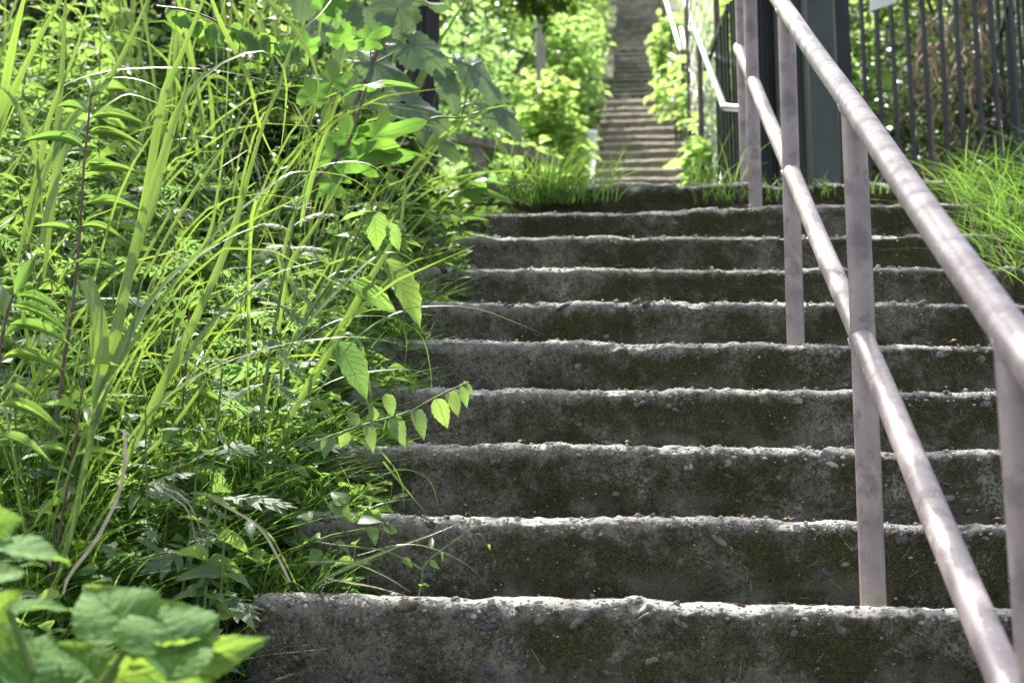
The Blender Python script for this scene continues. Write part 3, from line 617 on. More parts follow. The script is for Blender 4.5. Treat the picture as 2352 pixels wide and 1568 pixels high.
def scatter(kind, mats_name, name, pos, d, nrm, L, w, parent=None, base=None, var=4):
    """thousands of leaves joined in one mesh"""
    mb = MB(); n = len(pos); x = norm(np.cross(d, nrm)); nn = np.cross(x, d); L = np.broadcast_to(L, (n,)); w = np.broadcast_to(w, (n,))
    for q in range(var):
        src = leaf_mb(kind, q * 7 + 3); sv = np.concatenate(src.v); su = np.concatenate(src.uv); i = np.arange(q, n, var)
        V_ = pos[i][:, None] + sv[None, :, :1] * (x[i] * w[i, None])[:, None] + sv[None, :, 1:2] * (d[i] * L[i, None])[:, None] + sv[None, :, 2:] * (nn[i] * L[i, None])[:, None]
        off = 0
        k = len(sv); fs = [f for f in src.f]
        for f in fs: mb.f.append((f[None] + (np.arange(len(i)) * k)[:, None, None]).reshape(-1, f.shape[1]) + mb.n)
        mb.v.append(V_.reshape(-1, 3)); mb.uv.append(np.tile(su, (len(i), 1))); mb.n += k * len(i)
    if base is not None: rel(base, mb)
    return mb.obj(name, M[mats_name], parent)
def rdir(n, zlo=-.3, zhi=.5):
    a = rng.uniform(0, 2 * math.pi, n); z = rng.uniform(zlo, zhi, n); r = np.sqrt(1 - z * z); return np.stack([np.cos(a) * r, np.sin(a) * r, z], -1)
def updir(n, tilt=.6): return norm(np.array([0, 0, 1.0]) + rng.normal(0, tilt, (n, 3)))

# ------------------------------------------------------------------ broad grasses drawn from the photograph, each blade a real ribbon in depth
def hero_grass(name, label, v, blades, cat='grass', mat='blade'):
    b0 = at(*blades[0][0][0], v); u_, v_, _ = uvz(b0); base = np.array(b0); root = tag(empty(name, base), label, cat)
    for bl in blades:
        pts, w = bl[0], bl[1]; opt = bl[2] if len(bl) > 2 else {}
        dv = opt.get('dv', random.uniform(-.10, .25)); n_ = len(pts); v0 = v + opt.get('v', 0)
        P = np.array([at(x, y, v0 + dv * (i / (n_ - 1)) ** 1.5) for i, (x, y) in enumerate(pts)]); Q = spline(P, 18); t = np.linspace(0, 1, 18)
        prof_ = np.minimum(1, .45 + t * 2.2) * np.clip((1 - t) / .72, 0, 1) ** .85 if not opt.get('cut') else np.full(18, 1.0) * np.minimum(1, .5 + t * 2)
        W_ = wpx(w, P[0]) * .95 * np.maximum(prof_, .04); mb = MB(); f_ = facing(P[len(P) // 2], opt.get('up', .35)); ribbon(mb, Q, W_, f_, opt.get('fold', .30), opt.get('tw', random.uniform(-.5, .5)))
        rel(base, mb).obj(opt.get('name', 'blade'), M[opt.get('mat', mat)], root)
    return root
HG = [
 ('silver_grass', 'tall grass plant with a snapped leaf tip, at left in front of the weeds', 2.55, [
   ([(120, 1363), (162, 1227), (189, 1099), (218, 961), (236, 880)], 15, {'name': 'stem', 'fold': .8, 'dv': .05, 'cut': 1, 'tw': 0}),
   ([(216, 975), (230, 850), (232, 756), (215, 689), (197, 639)], 36, {'cut': 1, 'dv': .05, 'v': .03, 'tw': .2}),
   ([(222, 960), (232, 918), (262, 783), (292, 649), (322, 514), (380, 336), (417, 235), (447, 165)], 31, {'dv': .25, 'v': .04, 'tw': .15}),
   ([(228, 930), (240, 890), (302, 756), (386, 642), (504, 558), (607, 512)], 33, {'dv': .15, 'v': .02, 'up': .7, 'tw': .1}),
   ([(236, 905), (248, 884), (295, 790), (322, 666), (343, 582)], 12, {}),
   ([(205, 1030), (225, 900), (210, 760), (222, 650)], 22, {'v': .08}) ]),
 ('silver_grass', 'grass plant whose longest blade leans up to the right across the weeds', 2.75, [
   ([(270, 1110), (299, 1038), (352, 928), (437, 756), (504, 609), (544, 500), (575, 386), (611, 269), (645, 195), (668, 105)], 24, {'dv': .3, 'tw': .1}),
   ([(300, 1030), (336, 961), (403, 894), (504, 837), (638, 793), (740, 778), (813, 773), (900, 785), (985, 815)], 17, {'dv': .1, 'up': .75}),
   ([(420, 835), (430, 817), (477, 750), (544, 689), (638, 625), (766, 592)], 17, {'up': .6}),
   ([(290, 1080), (380, 1000), (470, 880), (560, 760)], 12, {}) ]),
 ('silver_grass', 'grass plant with a wide yellow-green blade arching over at the top', 2.9, [
   ([(270, 700), (290, 640), (322, 524), (370, 380), (413, 242), (484, 161), (578, 118), (638, 134), (659, 208), (645, 346)], 28, {'dv': .1, 'up': .6, 'tw': .1}),
   ([(95, 560), (114, 470), (144, 353), (202, 279), (269, 225), (312, 218), (386, 252), (453, 319), (531, 423)], 28, {'dv': .1, 'up': .7, 'tw': .1}),
   ([(270, 720), (320, 560), (355, 470), (395, 300), (444, 180)], 16, {}),
   ([(260, 720), (350, 560), (430, 430), (520, 330), (612, 250)], 9, {}) ]),
 ('silver_grass', 'upright pale grass plant at the far left edge, blades leaving the picture top', 3.0, [
   ([(100, 640), (128, 403), (134, 269), (144, 134), (151, -10), (153, -60)], 20, {'tw': .1}),
   ([(-20, 420), (0, 289), (44, 181), (101, 67), (141, 0), (160, -40)], 18, {}),
   ([(-10, 330), (17, 168), (34, 84), (54, 0), (62, -50)], 22, {}),
   ([(60, 560), (100, 400), (160, 280), (235, 202), (286, 118), (339, 0), (350, -40)], 22, {'dv': .2}),
   ([(40, 600), (90, 380), (120, 250), (180, 100), (205, -20)], 16, {}),
   ([(0, 190), (40, 245), (75, 330), (92, 430), (98, 520)], 18, {'up': .7}) ]),
 ('silver_grass', 'grass plant with a long thin blade arching from the left edge over to the lobed leaves', 3.1, [
   ([(300, 600), (340, 420), (376, 218), (413, 134), (467, 0), (480, -40)], 22, {'tw': .05}),
   ([(20, 380), (60, 300), (110, 225), (161, 188), (235, 165), (319, 156), (437, 156), (537, 168), (638, 195), (739, 249), (775, 264)], 15, {'up': .75, 'dv': .3}),
   ([(60, 400), (110, 270), (170, 205), (260, 178), (340, 190), (420, 240)], 13, {'up': .7}),
   ([(330, 640), (420, 480), (520, 330), (600, 200), (640, 90)], 10, {}),
   ([(380, 640), (470, 560), (500, 440), (520, 250), (525, 30)], 9, {}) ]),
 ('silver_grass', 'grass plant hanging a narrow blade past the toothed hanging leaves at the top', 3.2, [
   ([(560, -60), (615, 0), (672, 60), (712, 128), (732, 202), (709, 279)], 13, {'up': .5}),
   ([(480, -20), (510, 60), (570, 180), (600, 300), (650, 400)], 13, {}),
   ([(590, 320), (640, 200), (680, 90), (745, 20), (780, -30)], 12, {}) ]),
 ('silver_grass', 'grass plant leaning over the middle steps, one thin pale blade reaching far out', 2.95, [
   ([(660, 970), (689, 919), (765, 791), (838, 660), (893, 572), (920, 517), (929, 441), (935, 385)], 22, {'dv': .2, 'tw': .05}),
   ([(690, 960), (725, 910), (814, 779), (917, 715), (1009, 702), (1100, 709), (1191, 743), (1255, 770)], 12, {'dv': .05, 'up': .75}),
   ([(640, 850), (680, 776), (734, 709), (795, 648), (856, 593), (908, 578), (948, 599), (972, 639), (984, 679)], 20, {'dv': .1, 'up': .7}),
   ([(660, 960), (698, 913), (780, 868), (887, 849), (963, 852), (1039, 886)], 8, {'up': .8}),
   ([(770, 800), (795, 764), (826, 785), (841, 837), (853, 916)], 13, {'up': .7}),
   ([(690, 800), (728, 758), (795, 730), (887, 727), (963, 764), (987, 837), (993, 916)], 6, {'up': .7}),
   ([(640, 830), (720, 700), (760, 630), (850, 630), (910, 715), (935, 790), (920, 870)], 8, {'up': .6}) ]),
 ('silver_grass', 'grass plant bending to the right below the lobed leaves', 3.05, [
   ([(440, 610), (504, 524), (588, 453), (655, 403), (705, 393), (790, 403), (850, 440), (880, 500)], 20, {'up': .7, 'dv': .2}),
   ([(640, 760), (665, 612), (719, 526), (765, 447), (800, 380)], 13, {}),
   ([(640, 640), (665, 524), (699, 437), (739, 269), (759, 218)], 10, {}),
   ([(560, 640), (640, 470), (690, 420), (740, 380), (830, 372), (880, 400), (903, 455)], 9, {'up': .7}) ]),
 ('silver_grass', 'grass plant arching in front of the blurred bench and bright bushes', 4.6, [
   ([(915, 450), (951, 381), (994, 320), (1049, 225), (1128, 101)], 11, {'dv': .1}),
   ([(940, 400), (981, 335), (1024, 268), (1079, 235), (1122, 247), (1143, 289), (1131, 390)], 9, {'up': .5, 'dv': .05}),
   ([(930, 420), (1000, 330), (1070, 280), (1120, 290), (1160, 370)], 7, {'up': .5}),
   ([(690, 520), (704, 457), (750, 305), (805, 259), (887, 222)], 13, {'v': -1.0}) ]),
 ('dry_stalk', 'dry cream curved grass stalk at left over the big soft leaves', 2.45, [
   ([(145, 1365), (160, 1320), (220, 1240), (270, 1140), (288, 1050), (285, 985)], 9, {'mat': 'straw', 'name': 'stalk', 'cut': 1, 'tw': 0}) ]),
 ('dry_stalk', 'bent dry stalk hanging in front of the lowest grass, left of the bottom step', 2.6, [
   ([(470, 1130), (497, 1150), (591, 1207), (636, 1275), (666, 1336)], 6, {'mat': 'straw', 'name': 'stalk', 'cut': 1, 'tw': 0}) ]),
 ('dry_stalk', 'pale dry seed stalks drooping in the lower left grass', 2.6, [
   ([(350, 1110), (420, 1140), (455, 1200), (468, 1260), (460, 1320)], 4, {'mat': 'straw', 'name': 'stalk', 'cut': 1, 'tw': 0}),
   ([(380, 1130), (430, 1170), (447, 1230), (446, 1270)], 4, {'mat': 'straw', 'name': 'stalk', 'cut': 1, 'tw': 0}) ]),
 ('silver_grass', 'low grass with thin blades reaching over the bottom two steps', 2.75, [
   ([(720, 1345), (780, 1312), (892, 1263), (995, 1225), (1057, 1200)], 10, {'dv': .05}),
   ([(820, 1275), (920, 1250), (995, 1259), (1078, 1300), (1132, 1362)], 6, {'up': .8}),
   ([(640, 1040), (705, 1002), (829, 1006), (892, 1056), (925, 1118), (925, 1192)], 5, {'v': .25}),
   ([(840, 1110), (908, 1080), (954, 1083), (991, 1110), (1012, 1184)], 3, {'v': .25}),
   ([(560, 1180), (620, 1230), (660, 1300), (697, 1378)], 8, {}),
   ([(880, 1060), (930, 1120), (985, 1186)], 8, {'v': .35}),
   ([(700, 1290), (800, 1290), (880, 1320), (945, 1360)], 6, {}),
   ([(760, 1330), (850, 1345), (932, 1367)], 5, {'mat': 'straw'}) ]),
]
for h in HG: hero_grass(h[0], h[1], h[2], h[3], 'grass' if h[0] != 'dry_stalk' else 'dry stalk')

# ------------------------------------------------------------------ hand-placed leafy plants
def stem_part(root, base, pts, v, r0, r1, mat='stem', name='stem', dv=0):
    n_ = len(pts); P = spline([at(x, y, v + dv * i / max(1, n_ - 1)) for i, (x, y) in enumerate(pts)], 14); mb = MB(); tube(mb, P, np.linspace(r0, r1, 14), 6); rel(base, mb).obj(name, M[mat], root); return P
def hero_plant(name, label, cat, v, stems, leaves, kind, mat, up=.5):
    base = at(*stems[0][0][0], v); root = tag(empty(name, base), label, cat)
    for s_ in stems: stem_part(root, base, s_[0], v, s_[1], s_[2], s_[3] if len(s_) > 3 else 'stem')
    for L_ in leaves:
        o_ = L_[3] if len(L_) > 3 else {}
        leaf_px(root, base, o_.get('kind', kind), o_.get('mat', mat), L_[0], L_[1], v + o_.get('v', 0), L_[2], o_.get('up', up), o_.get('dv', random.uniform(-.03, .03)), o_.get('roll', random.uniform(-.25, .25)))
    return root
hero_plant('toothed_weed', 'weed with large toothed hanging leaves, some turning yellow, beside the middle steps', 'plant', 3.0,
  [([(700, 740), (713, 715), (765, 642), (795, 593), (826, 526), (845, 496)], .004, .0025)],
  [((858, 489), (765, 496), 20, {'up': .9, 'mat': 'yellowing'}), ((856, 486), (838, 470), 26), ((845, 488), (862, 470), 24), ((857, 483), (872, 574), 44, {'up': .2, 'roll': .35}), ((893, 512), (920, 577), 26, {'mat': 'yellowing', 'up': .2}),
   ((886, 597), (982, 742), 52, {'up': .45}), ((808, 647), (915, 716), 38, {'mat': 'yellowing', 'up': .2}), ((774, 785), (853, 908), 54, {'mat': 'yellowing', 'up': .35}), ((800, 545), (765, 535), 18), ((802, 546), (838, 552), 14), ((690, 585), (752, 590), 30, {'up': .8})], 'perilla', 'perilla')
hero_plant('trailing_vine', 'trailing shoot with paired hanging leaves over the fifth step', 'vine', 2.98,
  [([(690, 1035), (726, 1014), (842, 973), (933, 948), (987, 919), (1040, 893), (1072, 880)], .0026, .0014)],
  [((902, 956), (930, 1024), 34), ((885, 905), (905, 956), 30), ((950, 937), (978, 1003), 32), ((905, 956), (900, 1000), 20), ((1000, 913), (1030, 986), 36), ((1030, 897), (1056, 955), 30), ((1055, 886), (1078, 938), 20), ((1068, 880), (1088, 905), 12), ((1060, 885), (1070, 870), 10),
   ((842, 973), (860, 1035), 26), ((800, 988), (780, 1030), 26), ((820, 980), (800, 940), 24), ((760, 1003), (742, 1050), 28), ((860, 965), (850, 925), 22)], 'ovate', 'ovate', .4)
hero_plant('climbing_shoot', 'thin twining shoot with small heart leaves rising from the bottom step edge', 'vine', 2.84,
  [([(960, 1372), (968, 1340), (970, 1308), (987, 1284), (1030, 1250), (1066, 1226), (1082, 1188), (1074, 1174)], .0018, .0012), ([(1066, 1226), (1103, 1228), (1119, 1252)], .0012, .0009), ([(970, 1308), (930, 1285), (875, 1263), (767, 1250), (700, 1240)], .0017, .0014)],
  [((986, 1294), (1014, 1302), 20), ((1012, 1268), (1018, 1290), 14), ((966, 1345), (982, 1338), 12), ((925, 1283), (950, 1300), 18), ((990, 1262), (993, 1228), 12), ((1119, 1250), (1126, 1258), 8), ((1082, 1190), (1092, 1198), 8), ((1075, 1176), (1068, 1180), 7), ((1096, 1228), (1106, 1222), 7),
   ((820, 1200), (876, 1190), 34), ((880, 1215), (905, 1225), 34), ((905, 1226), (900, 1200), 14), ((850, 1210), (865, 1245), 26), ((795, 1160), (762, 1122), 36), ((760, 1150), (810, 1190), 40), ((720, 1190), (680, 1180), 34), ((735, 1235), (690, 1240), 30), ((770, 1245), (815, 1275), 30), ((730, 1260), (715, 1300), 24)], 'heart', 'lance', .55)
hero_plant('narrow_leaf_weed', 'purple-stemmed weed with long narrow leaves at left, below the tall grass', 'plant', 2.8,
  [([(125, 1000), (134, 934), (148, 817), (165, 716), (175, 629), (185, 514), (191, 403), (202, 286), (210, 215)], .0042, .002, 'stem_purple')],
  [((208, 270), (330, 262), 22), ((204, 300), (327, 318), 24), ((202, 310), (325, 302), 14), ((195, 375), (302, 388), 24), ((196, 395), (330, 380), 12), ((192, 470), (328, 462), 22), ((200, 262), (142, 208), 20), ((195, 345), (58, 279), 16), ((206, 230), (235, 180), 16), ((209, 222), (205, 160), 14), ((208, 225), (245, 205), 14),
   ((186, 520), (290, 520), 18), ((183, 540), (80, 500), 18), ((178, 610), (260, 600), 16), ((176, 620), (120, 640), 18)], 'lance', 'lance', .6)
hero_plant('narrow_leaf_weed', 'bright narrow-leaved weed cut by the left edge of the picture', 'plant', 2.5,
  [([(-10, 930), (0, 800), (10, 750), (18, 715), (32, 675)], .004, .0025, 'stem_purple')],
  [((32, 678), (87, 571), 26, {'up': .2}), ((12, 735), (2, 640), 30, {'up': .2}), ((37, 680), (152, 692), 20), ((27, 702), (160, 738), 28), ((10, 765), (103, 733), 22), ((20, 745), (170, 762), 20), ((6, 820), (145, 815), 18), ((0, 830), (33, 815), 34), ((0, 890), (80, 900), 22), ((-5, 930), (150, 950), 24), ((-5, 1000), (120, 1030), 24)], 'lance', 'lance', .6)
mug_top = [((680, 480), (650 + q * 12, 440 + abs(q - 3) * 9), 26) for q in range(7)]
hero_plant('mugwort', 'tall mugwort in full sun with pale feathery top, left of the hanging leaves', 'plant', 2.9,
  [([(600, 950), (612, 860), (640, 700), (660, 590), (680, 480)], .0045, .002)],
  mug_top + [((672, 520), (735, 470), 60), ((670, 530), (610, 500), 60), ((664, 570), (745, 560), 66), ((660, 590), (590, 560), 66), ((652, 640), (735, 690), 80, {'up': .7}), ((648, 650), (560, 650), 80), ((640, 700), (710, 740), 80), ((636, 715), (545, 705), 80), ((625, 790), (700, 860), 84), ((622, 800), (530, 810), 84), ((612, 870), (690, 910), 84), ((608, 880), (520, 900), 84)], 'pinnate', 'mug', .6)
hero_plant('mulberry_sapling', 'mulberry sapling with deeply lobed bright green leaves above the grass', 'plant', 3.9,
  [([(700, 520), (720, 420), (760, 380), (800, 330), (830, 240), (845, 190)], .006, .003, 'stem_purple'), ([(760, 380), (820, 362)], .003, .002), ([(745, 230), (764, 186)], .0022, .0018), ([(690, 250), (750, 225), (840, 195)], .0025, .002)],
  [((764, 188), (762, 122), 90), ((715, 224), (713, 166), 90), ((836, 196), (960, 170), 66, {'up': .75}), ((800, 318), (788, 257), 100), ((858, 315), (980, 276), 92), ((808, 365), (948, 357), 86), ((764, 363), (756, 305), 80), ((790, 98), (795, 50), 84), ((700, 110), (690, 60), 80), ((880, 345), (985, 335), 60, {'up': .85}), ((770, 420), (690, 395), 80), ((840, 90), (900, 60), 70), ((742, 20), (800, -10), 80), ((770, 15), (740, -30), 80)], 'mulberry', 'mulberry', .2)
hero_plant('mulberry_sapling', 'small lobed-leaf seedling leaning over the top step beside the landing', 'plant', 4.9,
  [([(960, 440), (1000, 436), (1067, 434)], .003, .002)],
  [((1067, 434), (1182, 442), 62, {'up': .6}), ((1065, 430), (1075, 398), 40), ((1085, 415), (1165, 405), 40, {'up': .9}), ((1000, 436), (920, 420), 50, {'up': .8}), ((1010, 440), (960, 470), 44, {'up': .8})], 'mulberry', 'mulberry', .5)
grape = hero_plant('wild_grape', 'wild grape vine with huge blue-green toothed leaves in shade before the shed', 'vine', 4.5,
  [([(780, 330), (820, 230), (852, 150), (880, 90), (905, 30)], .009, .006, 'stem_purple'), ([(852, 150), (900, 125), (945, 100)], .004, .003, 'stem'), ([(852, 150), (880, 100), (914, 18)], .004, .003, 'stem'), ([(852, 150), (850, 60)], .004, .003, 'stem'), ([(940, 300), (1000, 270), (1060, 270), (1131, 246)], .004, .003, 'stem'), ([(1060, 270), (1085, 155)], .003, .003, 'stem')],
  [((914, 20), (932, 92), 118), ((945, 103), (1052, 172), 108), ((842, 18), (846, 76), 120), ((856, 143), (975, 212), 92), ((1085, 152), (1180, 260), 84), ((1131, 244), (1206, 310), 74), ((939, 241), (1062, 305), 92), ((1024, 180), (1056, 255), 60), ((985, 6), (1075, 22), 70, {'up': .85}), ((780, 10), (770, 70), 110), ((860, 112), (900, 40), 90, {'v': .2}), ((850, 105), (880, 165), 80, {'v': .15}), ((790, 100), (760, 150), 90, {'v': .2}), ((740, 60), (700, 110), 90, {'v': .2}), ((985, 300), (1060, 360), 70, {'v': .2}), ((700, -10), (690, 50), 90, {'v': .25}), ((880, -10), (960, 20), 80, {'v': .2}), ((820, 190), (790, 250), 90, {'v': .25}), ((880, 215), (900, 280), 80, {'v': .25})], 'grape', 'grape', .5)
hero_plant('hanging_leaf_branch', 'thin arching branch with small toothed sunlit leaves hanging at upper left', 'plant', 3.3,
  [([(360, 15), (440, 26), (520, 60), (600, 95), (660, 105), (700, 130)], .003, .0015, 'stem_purple')],
  [((x_ + random.uniform(-8, 8), 20 + (x_ - 380) * .28 + random.uniform(-12, 12)), (x_ + random.uniform(-15, 35), 20 + (x_ - 380) * .28 + random.uniform(35, 62)), random.uniform(20, 28)) for x_ in range(385, 705, 13)], 'perilla', 'lance', .35)
def bottom_leaves():
    v = 1.62; base = at(120, 1640, v); root = tag(empty('downy_plant', base), 'soft broad downy leaves close to the lens in the bottom left corner', 'plant')
    for pts in ([(120, 1640), (200, 1600), (250, 1545)], [(120, 1640), (60, 1500), (20, 1400)], [(150, 1640), (240, 1560), (300, 1470)], [(100, 1640), (0, 1560), (-30, 1270)]): stem_part(root, base, pts, v, .006, .004)
    L_ = [((-60, 1262), (155, 1250), 120, .75, 0, 'hydrangea', 0), ((310, 1470), (196, 1322), 165, .45, .03, 'hydrangea', 0), ((400, 1500), (345, 1355), 190, .5, .05, 'hydrangea', 0), ((240, 1560), (594, 1497), 115, -.45, -.03, 'hydrangea', 0), ((-40, 1600), (205, 1530), 230, .6, -.03, 'hydrangea', 0),
          ((20, 1400), (168, 1384), 66, .75, .05, 'hydrangea', 0), ((290, 1600), (548, 1562), 120, .7, -.02, 'hydrangea', 0), ((250, 1580), (140, 1460), 110, .5, 0, 'hydrangea', 0), ((-20, 1420), (45, 1355), 60, .2, 0, 'hydrangea', 0), ((-30, 1210), (50, 1190), 60, .2, 0, 'hydrangea', 0), ((-50, 1480), (20, 1330), 90, .5, .05, 'hydrangea', 0),
          ((300, 1480), (330, 1440), 30, .2, 0, 'hydrangea', 0), ((270, 1480), (262, 1440), 26, .2, 0, 'hydrangea', 0), ((390, 1480), (480, 1455), 50, .4, 0, 'hydrangea', 0), ((420, 1490), (540, 1480), 44, .8, 0, 'hydrangea', 0), ((-60, 1560), (70, 1440), 150, .4, .02, 'hydrangea', 0), ((60, 1600), (110, 1430), 120, .5, .06, 'hydrangea', 0), ((380, 1560), (470, 1420), 120, .55, .07, 'hydrangea', 0), ((-50, 1330), (60, 1300), 80, .6, .05, 'hydrangea', 0)]
    for b_, t_, w_, up, dv, mt, rl in L_: leaf_px(root, base, 'hydrangea', mt, b_, t_, v + random.uniform(-.04, .06), w_ * 1.15, up, dv, rl)
bottom_leaves()

# ------------------------------------------------------------------ repeated weeds on the bank
def dup(src, loc, rz, sc, label, group):
    r_ = src.copy(); COL.objects.link(r_); r_.location = loc; r_.rotation_euler = (random.uniform(-.12, .12), random.uniform(-.12, .2), rz); r_.scale = (sc,) * 3
    r_['label'] = label; r_['group'] = group
    for ch in src.children:
        c_ = ch.copy(); COL.objects.link(c_); c_.parent = r_; c_.matrix_parent_inverse = ch.matrix_parent_inverse
    return r_
def proto_weed(name, kind, mat, H, nl, L, w, cat, stem='stem', tilt=.5):
    root = empty(name); root['category'] = cat; z = np.array([0, 0, 0.0]); mb = MB(); bend = random.uniform(-.15, .15)
    P = spline([(0, 0, 0), (bend * .3, .02, H * .5), (bend * H, .04 * H, H)], 8); tube(mb, P, np.linspace(.004, .0018, 8), 5, False); mb.obj('stem', M[stem], root)
    for i in range(nl):
        f = (i + 1.5) / (nl + 1); p = P[min(7, int(f * 7.5))] * 1.0; a = i * 2.4 + random.uniform(-.4, .4); el = tilt * (f - .45) * 1.3 + random.uniform(-.35, .25)
        d = np.array([math.cos(a) * math.cos(el), math.sin(a) * math.cos(el), math.sin(el)]); s_ = random.uniform(.75, 1.15) * (1 - .45 * f ** 3)
        leaf_obj(root, z, kind, mat, p, d, np.array([0, 0, 1.0]) + .5 * np.array([math.cos(a), math.sin(a), 0]), L * s_, w * s_, random.uniform(-.7, .7))
    return root
def proto_grass(name, nb, H, w, cat, mat='blade', lean=.5):
    root = empty(name); root['category'] = cat
    for i in range(nb):
        a = random.uniform(0, 6.28); h = H * random.uniform(.6, 1.1); ln = lean * h * random.uniform(.3, 1.2); dx, dy = math.cos(a), math.sin(a); dr = random.uniform(.0, .35) * h
        P = spline([(0, 0, 0), (dx * ln * .18, dy * ln * .18, h * .45), (dx * ln * .55, dy * ln * .55, h * .85), (dx * ln, dy * ln, h - dr)], 10); t = np.linspace(0, 1, 10)
        mb = MB(); ribbon(mb, P, w * random.uniform(.7, 1.2) * np.maximum(np.minimum(1, .5 + 2 * t) * np.clip((1 - t) / .55, 0, 1) ** .75, .04), np.array([math.cos(a + 1.2), math.sin(a + 1.2), .9]), .3, random.uniform(-.6, .6)); mb.obj('blade', M[mat], root)
    return root
def place_label(label, u, v, s_):
    a = 'below the third step' if v < 3.3 else ('beside the middle steps' if v < 4.2 else 'near the top')
    b = 'touching the steps' if u > UL - .35 else ('mid bank' if u > UL - .85 else 'far left')
    return '%s %s, %s' % (label, a, b)
def field(protos, n, urange, vrange, label, group, sc=(.8, 1.2), sink=.0, cond=None):
    out = []; tries = 0
    while len(out) < n and tries < n * 40:
        tries += 1; u = random.uniform(*urange); v = random.uniform(*vrange)
        if cond and not cond(u, v): continue
        P = st(u, v, float(zterrain(u, v)) - sink); q = protos[len(out) % len(protos)]
        if len(out) < len(protos): q.location = P; q.rotation_euler = (0, 0, random.uniform(0, 6.28)); s_ = random.uniform(*sc); q.scale = (s_,) * 3; q['label'] = place_label(label, u, v, s_); q['group'] = group; out.append(q)
        else: out.append(dup(q, P, random.uniform(0, 6.28), random.uniform(*sc), place_label(label, u, v, 1), group))
    return out
UL = ULEFT
inview = lambda u, v: u > -.455 * v - .3
field([proto_grass('silver_grass', 9, 1.2, .014, 'grass', 'blade', .45) for _ in range(5)], 28, (-2.9, UL - .25), (4.0, 7.0), 'tall silver grass', 'tall silver grass at the back of the bank', (.8, 1.25), 0, lambda u, v: inview(u, v) and u < -.165 * v - .12)
field([proto_weed('mugwort', 'pinnate', 'mug', .55, 16, .15, .17, 'plant') for _ in range(4)], 90, (-2.5, UL - .04), (2.35, 5.1), 'mugwort with cut feathery leaves', 'mugwort weeds on the bank', (.7, 1.15), .02, lambda u, v: inview(u, v) and v > 2.75)
field([proto_weed('leafy_weed', 'ovate', 'ovate', .42, 16, .10, .056, 'plant') for _ in range(4)], 66, (-2.4, UL + .02), (2.35, 5.3), 'oval-leaved bushy weed', 'oval-leaved weeds on the bank', (.7, 1.2), .02, inview)
field([proto_weed('narrow_leaf_weed', 'lance', 'lance', .62, 17, .13, .022, 'plant', 'stem_purple', .45) for _ in range(3)], 28, (-2.4, UL - .05), (2.6, 5.2), 'narrow-leaved weed', 'narrow-leaved weeds on the bank', (.6, 1.05), .02, inview)
field([proto_weed('leafy_weed', 'ovate', 'ovate', .75, 24, .12, .066, 'plant') for _ in range(3)], 34, (-2.8, UL - .25), (4.4, 6.3), 'taller leafy weed under the tall grass', 'taller leafy weeds under the tall grass', (.8, 1.2), .02, inview)
field([proto_weed('spilling_weed', 'ovate', 'ovate', .36, 18, .10, .056, 'plant') for _ in range(2)], 18, (UL + .02, UL + .26), (4.4, 5.5), 'leafy weed spilling over', 'leafy weeds over the step ends', (.7, 1.1), -.16)
field([proto_grass('slender_grass', 11, .62, .0075, 'grass', 'blade', 1.0) for _ in range(4)], 30, (-2.0, UL - .05), (2.6, 4.6), 'slender arching grass clump', 'slender arching grass clumps', (.8, 1.25), .0, inview)
field([proto_weed('spilling_weed', 'ovate', 'ovate', .30, 18, .09, .05, 'plant') for _ in range(2)], 12, (UL + .02, UL + .2), (2.95, 3.9), 'leafy weed spilling over', 'leafy weeds over the step ends', (.7, 1.1), -.14)
# uncountable fine grass and low leaves
def fine_grass(name, label, u, v, z, n, L, w, lean, mat='fine', bias=(0, 0, 0), seg=6):
    a = rng.uniform(0, 6.28, n); L = rng.uniform(*L, n); ln = rng.uniform(*lean, n) * L; d = np.stack([np.cos(a), np.sin(a), 0 * a], -1) + np.array(bias); base = U * u[:, None] + V * v[:, None] + np.stack([0 * z, 0 * z, z + EYE], -1)
    t = np.linspace(0, 1, seg)[None, :, None]; h = np.sqrt(np.clip(L ** 2 - (ln * .8) ** 2, .05 * L ** 2, None))
    P = base[:, None] + d[:, None] * (ln[:, None, None] * t ** 1.7) + np.array([0, 0, 1.0]) * (h[:, None, None] * (t - .38 * (ln / L)[:, None, None] * t ** 2.6))
    sdir = norm(np.cross(d, [0, 0, 1.0]) + rng.normal(0, .35, (n, 3)))[:, None]; ww = (rng.uniform(*w, n)[:, None, None] * np.maximum(1 - t ** 2, .05)) / 2
    Vv = np.stack([P - sdir * ww, P + sdir * ww], 2); f = gridf(seg, 2)[None] + (np.arange(n) * seg * 2)[:, None, None]
    uv = np.stack(np.broadcast_arrays(np.array([.2, .9])[None, None], t[..., 0][..., None] + np.zeros((n, 1, 1))), -1)
    mb = MB(); mb.add(Vv.reshape(-1, 3), f.reshape(-1, 4), uv.reshape(-1, 2)); o = mb.obj(name, M[mat]); return tag(o, label, 'grass', None, 'stuff')
n = 7500; u = rng.uniform(-2.8, UL + .0, n); v = rng.uniform(2.1, 5.6, n); k_ = u > -.455 * v - .25; u, v = u[k_], v[k_]
fine_grass('bank_grass', 'fine green grass filling the bank between the weeds', u, v, zterrain(u, v), len(u), (.12, .34), (.0025, .0065), (.4, 1.0), bias=(.35, -.25, 0))
n = 5200; u = rng.uniform(-1.4, UL - .06, n); v = rng.uniform(2.3, 3.5, n); k_ = (v > 2.95) | (u < UL - .24); u, v = u[k_], v[k_]; n = len(u)
fine_grass('low_grass', 'low drooping grass left of the bottom step', u, v, zterrain(u, v), n, (.14, .34), (.003, .0075), (.5, 1.05), bias=(.55, -.3, 0))
n = 8500; u = rng.uniform(-2.7, UL + .04, n); v = rng.uniform(2.2, 5.4, n); k_ = u > -.455 * v - .25; u, v = u[k_], v[k_]; n = len(u)
